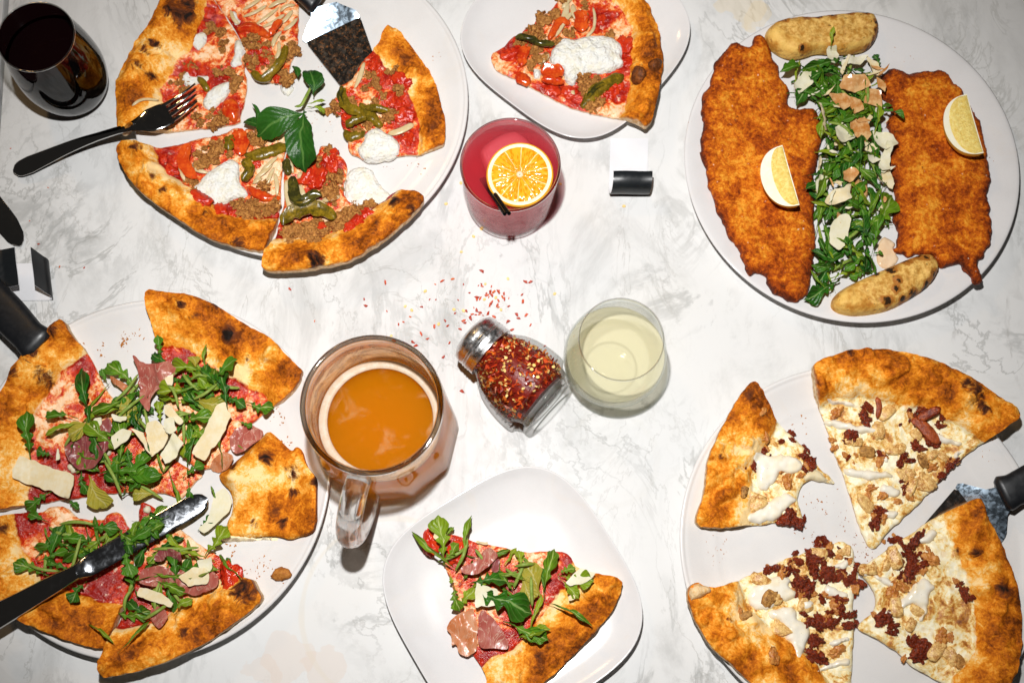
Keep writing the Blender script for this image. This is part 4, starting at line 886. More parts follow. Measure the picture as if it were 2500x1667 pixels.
S4.scatter(T('I', '780,600 880,660 1150,480 1080,390'), 13, (60, 95), LD+LA[:6], (.020, .027), 44, (.8, 1.2))
S4.leaf(T('I', '1430,350')[0], T('I', '1400,220')[0], LA[2], 1.0, .006, .012, .3); S4.leaf(T('I', '1290,520')[0], T('I', '1420,420')[0], LD[2], 1.4, .005, .008, .2)
for d, c, s_, m, l in ((SG, 'H', '885,505 950,560 1010,590 1190,550 1210,620 1130,720 1050,760 1000,810 1020,910 960,870 930,750 940,650', HAM, .013), (SG, 'H', '730,630 800,690 870,720 860,780 790,730 740,690', HAMO, .012),
        (SG, 'H', '740,930 770,1000 730,1060 760,1130 690,1220 640,1290 560,1300 500,1260 440,1190 450,1110 520,1080 620,1060 690,970', HAMD, .014), (SH, 'H', '1690,960 1720,1000 1780,1030 1700,1110 1600,1180 1550,1150 1530,1080 1590,1000', HAM, .009),
        (SH, 'H', '1400,1240 1500,1150 1590,1190 1480,1310 1390,1280', HAMO, .007), (S4, 'I', '1040,740 1080,670 1160,650 1240,690 1250,750 1200,740 1130,700 1085,755', HAMD, .016), (S4, 'I', '930,890 960,780 1200,780 1290,860 1430,790 1500,880 1450,940 1330,990 1230,960 1100,920 990,910', HAM, .012), (S4, 'I', '1000,1110 1050,1030 1150,1110 1120,1190 1080,1200', HAM, .009)):
    d.sheet('prosciutto_slice', T(c, s_), m, l, .10, .0045, .0008, .0018, wfreq=75, smooth=2)
for d, c, s_, m, l in ((SG, 'H', '100,1290 150,1200 510,1330 480,1490 100,1350', PARM, .010), (SG, 'H', '990,985 1070,960 1150,1030 1140,1110 1080,1180 1040,1220 1000,1090', PARM, .019), (SG, 'H', '1100,1200 1190,1050 1250,1120 1200,1220 1130,1260', PARMW, .020),
        (SG, 'H', '760,1080 830,1010 905,1030 880,1090 790,1160', PARMW, .018), (SH, 'H', '1120,870 1160,860 1260,980 1240,1000 1130,920', PARM, .018), (SH, 'H', '1300,1180 1480,870 1530,840 1570,930 1540,1020 1390,1240', PARM, .017), (SG, 'H', '910,1020 980,1040 1040,1210 1000,1160', PARM, .020),
        (SG, 'H', '775,935 880,945 870,975 790,970', PARMW, .020), (SH, 'H', '1130,680 1180,650 1180,730 1140,735', PARM, .018), (SH, 'H', '1130,960 1190,950 1215,1030 1160,1070 1120,1010', PARMW, .021), (SG, 'H', '640,960 690,950 700,1000 650,1010', PARMW, .017), (SG, 'H', '385,1150 405,1145 410,1230 390,1230', PARMW, .015),
        (S4, 'I', '1330,530 1380,480 1440,280 1500,240 1560,330 1520,430 1440,500 1370,555', PARMW, .011), (S4, 'I', '1220,850 1330,790 1400,790 1430,840 1420,900 1280,915', PARM, .018), (S4, 'I', '1340,740 1445,720 1440,800 1400,840 1350,790', PARMW, .017), (S4, 'I', '930,980 940,920 1100,960 1185,1030 1170,1060', PARM, .015), (S4, 'I', '850,560 880,550 940,590 920,600', PARM, .015)):
    d.sheet('parmesan_shaving', T(c, s_), m, l, .12, .0008, .0012, .002, wfreq=60, smooth=0, tilt=random.uniform(-.12, .12))
S4.bits('tomato_chunk', T('I', '1550,850'), .016, TOMS)
for d, c, s_ in ((S4, 'I', '1100,880 1160,900 1130,920 1180,1000'), (SG, 'H', '450,1260 470,1280 700,1160'), (S4, 'I', '970,390 1000,450')):
    d.bits('cheese_crumb', T(c, s_), .0028, [lump_mesh('cheese_crumb', PARMW, 2, .6, 2, 5)])

# ------------------------------------------------------------------ arugula slice on the bottom square plate
S = pizza_slice('single arugula and prosciutto slice on the bottom square plate',
    T('K', '1720,865 1700,960 1660,1060 1600,1140 1540,1210 1470,1290 1390,1370 1300,1460 1220,1530 1150,1590 1040,1660 790,1630 800,1560 780,1490 740,1430 700,1380 640,1200 610,1050 560,900 480,690 500,600 540,560 600,570 700,610 830,630 920,650 1060,690 1200,670 1340,680 1380,730 1400,790 1540,830'),
    T('K', '1720,865 1700,960 1660,1060 1600,1140 1540,1210 1470,1290 1390,1370 1300,1460 1220,1530 1150,1590 1040,1660'), PL_K, cw=.044, ch=.014,
    chars=cpts('K', '1160,1400', 12), sauce=cpts('K', '1000,1130 980,880 1300,960 570,660 1070,970 820,1410 960,1260 1290,930 1350,700', 34), cheese=cpts('K', '1020,760 850,1070 1280,720', 30), seed=41, group='single served pizza slices')
S.scatter(T('K', '470,700 560,600 700,620 900,650 1060,700 1250,760 1330,860 1150,1000 900,1080 620,1080 580,880'), 10, (70, 115), LA+LD[:5], (.001, .008), 9)
for a, b, m, w in (('530,760', '470,425', LA[0], 1.2), ('480,600', '570,500', LA[1], 1.0), ('640,760', '700,425', LA[2], 1.3), ('610,820', '285,540', LA[8], .8), ('510,740', '610,620', LA[3], 1.6), ('700,900', '1110,1080', LD[2], 1.5), ('680,910', '940,860', LD[4], 1.6), ('600,1060', '720,920', LA[4], 1.9), ('900,800', '1000,640', LA[5], 1.4), ('1030,820', '1010,660', LA[9], 1.2),
        ('1150,980', '1080,740', LY[0], 1.1), ('1180,1000', '1260,650', LA[7], 1.0), ('1200,1010', '1510,1180', LA[8], .8), ('1280,830', '1400,780', LA[6], 1.6), ('1300,860', '1520,880', LA[0], 1.5), ('1290,850', '1430,990', LA[1], 1.5), ('1070,1250', '1170,960', LA[11], 1.0), ('900,1160', '1210,1290', LA[10], 1.2), ('1000,1280', '1230,1210', LA[3], 1.1), ('560,900', '620,1080', LA[9], 1.4), ('1040,830', '1110,1010', LY[1], 1.2), ('540,830', '560,890', LA[6], 1.6), ('1190,900', '1160,780', LD[0], 1.3)):
    S.leaf(T('K', a)[0], T('K', b)[0], m, w, .008, .010, None)
S.stems(T('K', '520,650 900,700 1250,800 1150,1000 900,1080 620,1050'), 8, 7)
S.sheet('prosciutto_slice', T('K', '735,1070 800,1080 880,1170 970,1340 850,1335 735,1330'), HAM, .010, .05, .0015, .0012, wfreq=50)
S.sheet('prosciutto_slice', T('K', '520,1200 560,1120 630,1085 720,1060 738,1330 700,1390 610,1380 590,1290 550,1330 560,1230'), HAMO, .006, .05, .0018, .001, .0018, wfreq=120)
S.sheet('prosciutto_slice', T('K', '610,790 700,770 790,660 830,650 880,710 820,780 720,850 630,830'), HAM, .014, .1, .003, .001, .0018)
S.sheet('prosciutto_slice', T('K', '830,760 890,720 890,800 830,830'), HAMD, .011, .1, .003, .001, .0018)
for s_, m, l in (('440,590 460,515 525,535 510,620', PARM, .016), ('720,1060 725,880 870,940 870,1040', PARMW, .014), ('1330,890 1420,800 1530,830 1480,880 1360,920', PARMW, .015), ('720,600 810,605 805,630 730,620', PARM, .006), ('1340,980 1390,970 1400,1000 1350,1010', PARM, .010)):
    S.sheet('parmesan_shaving', T('K', s_), m, l, .08, .0006, .001, .002, smooth=0, tilt=.05)
S.bits('tomato_chunk', T('K', '410,615 590,680'), .010, TOMS)

# ------------------------------------------------------------------ bacon and chicken pizza, bottom right plate
GBR = 'slices of the bacon and chicken pizza'
def dress(S, c, bacon, light, chick, dark, sauces, size=.0043):
    S.z = .024
    if chick: S.bits('chicken_piece', T(c, chick), .0054, CHIK, .4, .05)
    if dark: S.bits('chicken_piece', T(c, dark), .0058, CHIB, .25, .25)
    b = T(c, bacon); S.bits('bacon_bit', b, size*.95, BACS, .6, .2)
    S.bits('bacon_bit', np.repeat(b, 3, 0)+RNG.normal(0, 10, (len(b)*3, 2)), size*.55, BACS+BACL, .6, .25)
    if light: S.bits('bacon_bit', T(c, light), size*.95, BACL, .4, .1)
    for s_ in sauces: S.blob('white_sauce', T(c, s_), RANCH, .0034, .005, .3, jag=.0028)
S = pizza_slice('bitten bacon slice with a wide crust at the left of the bottom right plate',
    T('L', '490,325 440,380 380,480 320,590 270,690 220,800 195,900 190,990 180,1090 150,1170 125,1240 130,1270 170,1295 320,1300 480,1275 640,1265 720,1250 770,1260 790,1280 840,1260 870,1260 860,1210 850,1170 830,1130 840,1040 870,990 930,965 1000,975 1095,1005 1050,940 1000,910 940,850 910,790 840,720 780,660 730,610 660,550 600,460 560,390 520,335'),
    T('L', '490,325 440,380 380,480 320,590 270,690 220,800 195,900 190,990 180,1090 150,1170 125,1240 150,1285'), PL_BR, WHITEP, cw=.044, ch=.016, chars=cpts('L', '290,820', 10)+cpts('L', '480,420', 14), seed=51, group=GBR)
dress(S, 'L', '610,790 530,870 800,690 900,830 780,1210 840,1250 880,790 930,860 820,1200 760,1240', '770,970 860,930 730,890 760,940 580,520 610,680', '545,1090 560,1130', '465,1050', ('490,740 530,700 560,760 640,800 780,790 850,820 890,880 820,930 720,900 690,980 600,1060 560,1000 560,880 520,820', '480,1190 560,1180 680,1080 800,1050 835,1120 740,1170 700,1245 480,1265'))
S.blob('melted_cheese', T('L', '890,900 960,890 1010,925 1060,970 1085,995 1000,970 930,955 880,970'), PARM, .0025, .006)
S = pizza_slice('largest bacon and chicken slice, with a black burnt patch on its crust',
    T('L', '905,210 960,175 1060,150 1130,125 1200,115 1300,118 1420,120 1550,140 1700,180 1850,245 1980,310 2100,400 2200,470 2285,530 2270,570 2180,630 2100,700 2000,770 1910,860 1830,930 1760,1010 1700,1080 1620,1160 1530,1240 1430,1330 1400,1380 1350,1440 1300,1410 1250,1280 1200,1120 1150,960 1090,820 1050,680 1000,550 960,450 930,380 910,280'),
    T('L', '905,210 960,175 1060,150 1130,125 1200,115 1300,118 1420,120 1550,140 1700,180 1850,245 1980,310 2100,400 2200,470 2285,530'), PL_BR, WHITEP, cw=.043, ch=.017, chars=cpts('L', '1970,380', 28)+cpts('L', '2020,490 1930,340', 22)+cpts('L', '1140,130', 14), seed=55, group=GBR)
dress(S, 'L', '1310,470 1290,540 1640,530 1600,560 1720,660 1770,720 1800,600 1200,665 1590,830 1870,830 1380,1200 1370,1250 1420,800 1180,810 1650,740 1390,1170 1540,840 1900,850 1690,500 1400,1220 1820,930 1570,1010', '1100,510 1340,1020 1320,1060 1080,690 1100,740 1420,790 1520,1110 1600,1060 1420,1060 1760,880', '1440,500 1360,630 1220,700 1550,760 1700,800 1550,930 1690,940 1740,980 1300,1120 1600,1000 1640,660 1500,760 1760,790 1650,980 1700,1010 1390,630 1600,910 1830,800', '1310,770 1690,840',
      ('960,415 1090,410 1250,450 1230,475 1100,450 970,440', '1000,550 1120,560 1280,600 1400,600 1390,650 1200,640 1040,590', '1760,640 1860,680 1970,710 1950,740 1840,720 1740,690', '1150,880 1280,900 1450,900 1500,940 1380,970 1180,940', '1400,980 1480,1000 1560,1060 1490,1080 1400,1040', '1420,1150 1540,1180 1500,1230 1430,1210', '1410,800 1450,790 1460,850 1420,850', '1900,770 1990,750 1940,810 1900,830'))
S.strip('bacon_strip', T('L', '1600,560 1660,580 1720,650 1790,720'), .011, BACSTRIP, .004, .003); S.strip('bacon_strip', T('L', '1640,560 1700,530 1780,490'), .009, BACSTRIP, .004, .003)
S.strip('bacon_strip', T('L', '1360,410 1380,470 1370,550'), .006, BACSTRIP, .004, .003)
S = pizza_slice('bacon slice with ranch sauce and a torn crust end, bottom left of its plate',
    T('M', '60,990 65,940 120,880 170,920 250,925 390,890 500,840 640,790 760,720 900,680 990,650 1060,640 1120,600 1190,640 1215,680 1210,740 1250,880 1230,920 1205,980 1200,1080 1215,1150 1205,1300 1200,1450 1190,1690 700,1760 600,1690 520,1600 430,1510 340,1430 250,1350 180,1270 130,1170 90,1090'),
    T('M', '60,990 90,1090 130,1170 180,1270 250,1350 340,1430 430,1510 520,1600 600,1690 700,1760'), PL_BR, WHITEP, cw=.047, ch=.017, chars=cpts('M', '360,1140', 9), seed=59, group=GBR)
dress(S, 'M', '1030,600 1010,640 850,740 880,920 980,740 1030,800 1130,840 1190,860 1250,890 700,790 760,810 820,800 1000,980 1080,1080 1130,1050 1000,1150 1090,1150 1180,1180 970,1270 1000,1400 940,1290 920,1370 1150,1100 1040,1120 960,1170 1060,840 950,800 990,860 870,880 820,900 910,940 1120,1000 1160,820 1100,860 1050,1160 920,1150 1180,730 650,800 790,770 930,700 1060,690', '1030,960 860,960 1090,1010 650,1390 1100,1360 430,1080 740,820 1230,920', '680,970 730,1200 700,1150 870,1030 900,1060 1150,680 590,870 980,690 1180,670 1000,720 760,1180', '470,1110 690,970 640,990',
      ('500,960 560,900 650,850 740,830 800,860 770,920 850,960 780,1000 640,1070 570,1080 500,1030', '600,1090 780,1040 830,1080 830,1150 910,1150 930,1230 890,1350 850,1450 890,1490 1000,1460 1190,1390 1195,1440 1000,1500 870,1515 815,1440 800,1300 740,1260 800,1200', '990,930 1060,900 1180,960 1190,1000 1060,990', '1080,760 1190,720 1190,790 1100,800', '1040,1290 1190,1250 1190,1290 1060,1330', '850,1000 940,1000 950,1060 880,1090'))
S.blob('torn_crumb', T('M', '75,950 120,885 160,915 250,930 160,990 80,995'), simple('torn_dough', (.82, .60, .34), (.70, .40, .14), 150, .6, .8, .0015), .006, .010, jag=.004)
S = pizza_slice('bitten bacon slice resting on the black-handled server at the lower right',
    T('M', '1225,790 1300,760 1400,690 1500,620 1600,560 1700,480 1850,400 1960,350 2035,315 2060,380 2100,480 2160,570 2200,660 2240,790 2280,900 2295,1030 2305,1150 2300,1280 2270,1400 2240,1500 2200,1600 2140,1700 2000,1690 1800,1570 1600,1460 1550,1400 1450,1320 1350,1260 1230,1210 1240,1170 1300,1120 1350,1080 1360,1030 1350,960 1310,900 1270,850'),
    T('M', '2035,315 2060,380 2100,480 2160,570 2200,660 2240,790 2280,900 2295,1030 2305,1150 2300,1280 2270,1400 2240,1500 2200,1600 2140,1700'), PL_BR, WHITEP, cw=.040, ch=.016, lift=.003, chars=cpts('M', '1800,1040', 34)+cpts('M', '1940,1130', 16)+cpts('M', '2190,930', 18)+cpts('M', '2020,690', 14)+cpts('M', '1900,680', 10), seed=63, group=GBR)
dress(S, 'M', '1510,610 1590,640 1560,700 1630,740 1640,800 1600,780 1540,820 1730,710 1630,600 1660,690 1930,900 1960,960 1440,1130 1480,1180 1620,1280 1650,1340 1670,1400 1240,775 1500,590 1570,660 1600,700 1530,760 1590,830 1690,760 1400,1120 1460,1150 1590,1290 1680,1300 1640,1380', '1500,1000 1590,860 1550,920 1800,1260 1870,1260 1560,1400 1740,740 1490,930', '1490,720 1440,770 1500,1050 1600,1170 1640,1080 1840,1370 1900,1410 1770,1350 1650,950 1310,800 1350,780 1880,1390', '1930,1430',
      ('1620,620 1700,560 1760,520 1795,560 1730,610', '1640,870 1720,860 1780,920 1720,960 1730,1050 1690,1150 1650,1150 1680,1060 1600,1030 1500,1110 1400,1090 1480,1060 1560,990 1600,940', '1330,840 1430,850 1530,910 1460,920 1370,880', '1250,820 1300,800 1330,840 1280,850', '1700,1310 1800,1320 1850,1380 1760,1360'))
# ------------------------------------------------------------------ cutlets, bread, lemon and salad on the right plate
def cutlet(label, px, seed):
    pw = resample(chaikin(ccw(W(px, .019)), True, 1), .0013)
    pw = pw+.0030*np.stack([fbm(pw[:, 0]*130, pw[:, 1]*130, seed), fbm(pw[:, 0]*130+5, pw[:, 1]*130, seed+1)], 1)
    v, t, pw = fill(pw, .0016, seed); d = seg_dist(v, pw); zb = PL_R.z(v)+.0012
    zt = zb+.0035+.0085*np.sqrt(np.clip(1-(1-np.clip(d/.020, 0, 1))**2, 0, 1))+.0024*fbm(v[:, 0]*38, v[:, 1]*38, seed+2)+.0014*fbm(v[:, 0]*150, v[:, 1]*150, seed+3)+.0011*fbm(v[:, 0]*420, v[:, 1]*420, seed+4)
    V, Fc = solid(v, t, zt, zb); e = np.exp(-d/.006)
    o = mk('breaded_cutlet', V, Fc, CUTLET, attrs=dict(edge=np.r_[e, e]), sharp=60); prop(o, label, 'cutlet', 'breaded cutlets')
    return BVHTree.FromPolygons([tuple(q) for q in V], [tuple(int(i) for i in q) for q in Fc])
g0 = np.array([0, -1106.4])
def DG(d1, g1, d2):
    f = lambda s: T('D', s); k = lambda s: T('G', s)
    return np.vstack([f(d1), k(g1)]+([f(d2)] if d2 else []))
C1 = cutlet('long breaded cutlet on the left side of the right plate, under a lemon wedge', DG('390,305 440,330 520,335 520,290 550,240 580,255 610,300 650,340 670,400 700,460 710,520 770,570 780,640 770,700 830,720 900,705 950,720 975,770 985,860 980,960 970,1060 955,1150 940,1300 950,1400 945,1500',
    '960,450 960,560 945,640 925,720 915,800 900,860 850,930 770,945 690,910 640,870 600,820 600,760 560,735 520,740 490,775 460,730 450,660 420,590 370,520 330,450 290,350 250,220 215,110 190,0', '180,1080 165,1000 165,900 185,820 160,710 190,640 230,580 250,480 270,440 330,350'), 101)
C2 = cutlet('broad breaded cutlet on the right side of the right plate, with a ragged bottom corner', DG('1470,450 1510,455 1560,480 1640,490 1700,470 1760,470 1840,500 1870,560 1900,580 1950,640 2000,740 2050,800 2065,900 2090,1000 2110,1080 2125,1200 2110,1300 2120,1450',
    '2125,400 2115,520 2090,600 2070,640 2020,660 2020,730 2050,780 2058,820 2000,815 1980,760 1930,720 1920,680 1860,690 1800,700 1775,660 1740,600 1680,600 1550,610 1480,570 1500,520 1530,480 1510,400 1470,340', '1500,1350 1495,1250 1460,1150 1450,1060 1480,1000 1500,960 1460,860 1440,800 1480,740 1460,700 1390,620 1380,540 1410,480'), 107)
def bread(label, px, seed, h, char, skin):
    pw = resample(chaikin(ccw(W(px, .024)), True, 2), .0016); v, t, pw = fill(pw, .0018, seed); d = seg_dist(v, pw)
    zb = np.full(len(v), PL_R.z(v).max()*.4+.6*PL_R.z(v).min()+.002)
    zt = zb+.004+h*np.sqrt(np.clip(1-(1-np.clip(d/.011, 0, 1))**2, 0, 1))+.0018*fbm(v[:, 0]*70, v[:, 1]*70, seed)+.0012*fbm(v[:, 0]*220, v[:, 1]*220, seed+1)
    cr = sstep(.002, .009, d)
    for x, y, r in skin: cr = cr-1.3*np.exp(-((v-P(x, y, .03))**2).sum(1)/(r*.00042)**2)
    cf = np.zeros(len(v))
    for x, y, r in char: cf = np.maximum(cf, np.exp(-((v-P(x, y, .03))**2).sum(1)/(r*.00042)**2))
    V, Fc = solid(v, t, zt, zb)
    o = mk('toasted_bread', V, Fc, BREAD, attrs=dict(crumb=np.r_[cr, cr*0], char=np.r_[cf, cf]), sharp=70); prop(o, label, 'bread', 'toasted bread pieces')
    return BVHTree.FromPolygons([tuple(q) for q in V], [tuple(int(i) for i in q) for q in Fc])
B1 = bread('golden toasted bread piece at the top of the cutlet plate', T('D', '600,230 640,170 720,130 870,115 920,120 1100,95 1290,85 1340,100 1370,145 1370,220 1350,270 1300,325 1200,345 1060,350 950,340 880,370 800,385 730,370 660,330 620,290'), 121, .014,
    cpts('D', '1362,150 1368,210 1350,265 1310,318 880,118 960,115 1060,98 1180,92 1290,88 720,132', 10)+cpts('D', '850,330', 8)+cpts('D', '1320,300 740,150', 7), cpts('D', '640,270 720,350 820,360', 32))
B2 = bread('grill-marked toasted bread piece at the bottom of the cutlet plate', T('G', '1050,960 1070,890 1140,830 1250,780 1380,720 1520,660 1640,610 1720,600 1760,640 1785,690 1760,760 1690,840 1600,900 1500,960 1400,1000 1240,1025 1160,1020 1090,1000'), 127, .014,
    cpts('G', '1610,870 1490,790 1480,850 1450,720 1700,820 1760,740 1560,660 1420,930 1640,620 1350,730', 12)+cpts('G', '1400,920 1530,910 1680,640', 9), cpts('G', '1110,930 1160,980 1230,1000', 36))
def lemon(label, a, b, side, z, b_r=.030, pith=.78, tilt=-.15):
    """wedge whose straight edge runs a->b and whose rind bulges to the given side"""
    A, B = P(*a, z+.02), P(*b, z+.02); ctr = (A+B)/2; L = np.hypot(*(B-A)); ex = (B-A)/L; ey = np.array([-ex[1], ex[0]])*side
    root = empty('lemon_wedge', (*ctr, z), label, 'lemon', 'lemon wedges'); h = b_r*.80
    u = np.linspace(.0, math.pi, 25)
    def pt(rho, uu, ph):
        x = -L/2*np.cos(uu)*(1+0*rho); y = rho*b_r*np.sin(uu)**.8*np.cos(ph); zz = rho*b_r*np.sin(uu)**.8*np.sin(ph)
        return ctr[0]+ex[0]*x+ey[0]*y, ctr[1]+ex[1]*x+ey[1]*y, z+h+zz
    ph = np.linspace(tilt, tilt-1.25, 12); U, Ph = np.meshgrid(u, ph, indexing='ij')
    v, f = grid(*pt(np.ones_like(U), U, Ph)); mk('rind', v, f, RIND, root)
    for p0, sg in ((tilt, 1), (tilt-1.25, -1)):
        rho = np.linspace(0, 1, 8); U, Rr = np.meshgrid(u, rho, indexing='ij'); v, f = grid(*pt(Rr, U, p0+0*U)); mk('pith', v, f, PITH, root)
        u2 = np.linspace(.28, math.pi-.28, 21); U, Rr = np.meshgrid(u2, np.linspace(.03, pith, 8), indexing='ij')
        X, Y, Z = pt(Rr, U, p0+0*U); edge = np.minimum(np.minimum((Rr-.03)/.1, (pith-Rr)/.1), np.minimum((U-.28)/.2, (math.pi-.28-U)/.2))
        bulge = .0014*np.sqrt(np.clip(edge, 0, 1))*(1+.4*fbm(X*300, Y*300, 3))
        nx = -math.sin(p0)*sg; nz = math.cos(p0)*sg
        v, f = grid(X+ey[0]*nx*bulge, Y+ey[1]*nx*bulge, Z+nz*bulge); mk('flesh', v, f, LEMON, root)
lemon('lemon wedge with broad white pith on the left cutlet', T('D', '715,990')[0], T('D', '830,1392')[0], -1, .0225, .029, .60)
lemon('lemon wedge showing glossy yellow flesh on the right cutlet', T('D', '1955,648')[0], T('D', '2068,1045')[0], -1, .0225, .030, .80)

root = empty('arugula_salad', (*P(2085, 420, .02), .012), 'arugula salad with cheese shavings between the two cutlets', 'salad')
D = Dish(root, PL_R, .026); D.bvh = [C1, C2, B1, B2]
D.scatter(np.vstack([T('D', '790,470 870,390 1050,350 1330,370 1390,470 1380,600 1450,720 1420,840 1460,980 1430,1120 1490,1280 1500,1400 1450,1490'), T('G', '1400,560 1380,690 1200,780 1080,840 950,850 950,700 980,500 960,330'), T('D', '960,1400 950,1250 990,1150 1000,950 1000,800 850,690 790,580')]), 135, (75, 125), LD+LA[:5], (.001, .014), 12, (.5, .85)); D.stems(np.vstack([T('D', '850,480 1330,400 1400,800 1450,1100'), T('G', '1450,300 1350,650 1000,780 960,400'), T('D', '1000,1000')]), 16, 9, .02)
D.bvh = [C1, C2, B1, B2]
for a, b, m, w in (('900,420', '700,480', LD[3], 1.1), ('1040,330', '1045,215', LA[8], 1.6), ('820,570', '865,365', LA[2], 1.0), ('1410,420', '1360,330', LD[0], 1.3), ('1290,560', '1430,520', LA[8], .8), ('1380,700', '1560,800', LD[2], 1.0), ('1370,720', '1490,670', LD[4], 1.4), ('1000,1050', '1290,1080', LA[11], .9), ('1020,1170', '880,1270', LD[1], 1.2), ('900,1170', '1010,1150', LD[5], 1.3), ('1480,1185', '1330,1430', LA[8], .9), ('1330,1540', '1500,1290', LA[0], 1.5), ('970,760', '1070,900', LA[3], 1.0), ('1390,850', '1380,740', LA[2], 1.2)):
    D.leaf(T('D', a)[0], T('D', b)[0], m, w, .012, .014, None)
for a, b, m, w in (('1070,860', '920,700', LA[8], .8), ('960,860', '1090,815', LA[2], .7), ('1150,760', '880,900', LD[6], 1.2), ('1380,640', '1300,750', LA[8], .7), ('1110,830', '1040,690', LA[11], 1.0), ('1340,690', '1200,720', LD[8], 1.3), ('1360,560', '1445,570', LD[9], 1.4), ('1120,650', '930,680', LD[4], 1.2), ('1250,630', '1160,500', LA[5], 1.0)):
    D.leaf(T('G', a)[0], T('G', b)[0], m, w, .006, .008, None)
for s_, m, l in (('1010,330 1070,325 1100,380 1060,440 1020,420', PARMW, .018), ('1110,420 1250,390 1300,400 1240,440 1120,450', PARMW, .022), ('1280,390 1360,430 1375,520 1330,500', PARM, .020), ('790,590 860,500 990,480 940,560 830,650', PARMW, .020), ('1100,500 1150,390 1165,400 1115,520', PARM, .024), ('880,640 980,590 990,610 900,660', PARMW, .020),
        ('1130,530 1260,530 1310,600 1200,640 1090,610', GLAZED, .024), ('1010,650 1130,640 1200,700 1130,760', GLAZED, .022), ('1270,600 1380,630 1385,740 1270,700', GLAZED, .022), ('1150,800 1260,790 1320,930 1260,990 1200,930', GLAZED, .023), ('1060,880 1120,835 1210,930 1130,980 1080,960', PARMW, .022), ('1320,890 1450,920 1490,980 1400,1030 1350,980', PARMW, .022), ('1150,680 1230,690 1260,760 1190,790', GLAZED, .024), ('1030,690 1090,680 1100,740 1060,740', PARM, .022),
        ('1270,1010 1310,985 1360,1010 1310,1040', PARM, .022), ('1280,1070 1330,1050 1370,1100 1320,1110', PARMW, .022), ('1360,1130 1410,980 1450,1010 1430,1160 1390,1170', PARMW, .020), ('955,690 1000,800 1005,900 985,930 975,820', PARM, .018), ('920,1260 960,1200 1020,1220 1010,1300 940,1330', PARMW, .020), ('990,1370 1060,1290 1180,1250 1170,1350 1040,1410', PARM, .022), ('1120,1170 1180,1140 1230,1180 1170,1250 1120,1230', GLAZED, .022), ('1290,790 1320,810 1300,850 1270,820', PARM, .024), ('960,1060 990,1050 985,1130 965,1140', PARM, .012)):
    D.sheet('parmesan_shaving', T('D', s_), m, l, random.uniform(-.1, .5), .0020, .0010, .0018, wfreq=110, smooth=0, tilt=random.uniform(-.35, .35))
D.scatter(np.vstack([T('D', '850,480 1330,400 1390,800 1440,1100'), T('G', '1450,300 1350,650 1000,780 960,400'), T('D', '1000,1000')]), 20, (55, 95), LD+LA[:6], (.018, .026), 22, (.6, .95))
for k in range(26):
    q = np.array([random.uniform(2010, 2170), random.uniform(140, 560)]); a = random.random()*6.28; l = random.uniform(8, 24); w_ = random.uniform(2, 7); d = np.array([math.cos(a), math.sin(a)]); e = np.array([-d[1], d[0]])
    D.sheet('parmesan_shaving', np.array([q-d*l-e*w_*.4, q+e*-w_, q+d*l, q+d*l*.2+e*w_, q-d*l*.6+e*w_*.7]), random.choice((PARMW, PARM, PARMW, GLAZED)), random.uniform(.016, .026), random.uniform(-.2, .8), .0015, .001, .0018, smooth=0, tilt=random.uniform(-.4, .4))
D.sheet('parmesan_shaving', T('G', '1020,520 1050,400 1110,345 1190,350 1170,440 1120,600 1060,570'), PARMW, .020, .1, .001, .0012, .002, smooth=1)
D.sheet('parmesan_shaving', T('G', '1370,40 1440,10 1495,120 1460,180'), PARM, .014, .1, .001, .0012, .002, smooth=1)
D.blob('dressing', T('G', '1390,600 1410,480 1440,450 1530,490 1500,560 1560,610 1470,680 1410,660'), simple('tan_dressing', (.72, .48, .28), (.80, .60, .40), 60, .15, .2), .0012, .004)
D.blob('dressing_lump', T('D', '1180,1200 1250,1160 1340,1200 1330,1310 1270,1310 1210,1260'), GLAZED, .010, .010, .6)
D.bits('cheese_crumb', T('D', '960,500 1040,510 1030,560 1060,600 1000,450 980,380 1050,800 860,490 1030,590 1060,540 990,420'), .0035, [lump_mesh('cheese_crumb', PARMW, 2, .6, 2, 6)])

# ------------------------------------------------------------------ drinks
def disc(c, r, z, seg=72, rings=10, bumpf=None, rfun=None):
    rr = np.linspace(.0005, 1, rings); a = np.linspace(0, 2*math.pi, seg, endpoint=False); R = rr[:, None]*(r if rfun is None else rfun(a))[None] if rfun is not None else rr[:, None]*r*np.ones(seg)
    X, Y = c[0]+R*np.cos(a), c[1]+R*np.sin(a); Z = np.full_like(X, z) if bumpf is None else z+bumpf(X, Y)
    v, f = grid(X, Y, Z, close_v=True, flip=True); f.append(tuple(range(seg))[::1]); return v, f
def ring(c, r, z, t, seg=96, flat=1.0, rfun=None):
    a = np.linspace(0, 2*math.pi, seg, endpoint=False); b = np.linspace(0, 2*math.pi, 10, endpoint=False)
    R = (r if rfun is None else rfun(a))+0*a
    X = c[0]+(R[:, None]+t*np.cos(b))*np.cos(a)[:, None]; Y = c[1]+(R[:, None]+t*np.cos(b))*np.sin(a)[:, None]
    return grid(X, Y, z+t*flat*np.sin(b)[None]+0*X, close_u=True, close_v=True)
def spline(pr, n):
    p = chaikin(np.array(pr, float), False, 2); return [tuple(q) for q in resample(p, np.hypot(*np.diff(p, axis=0).T).sum()/n, False)]
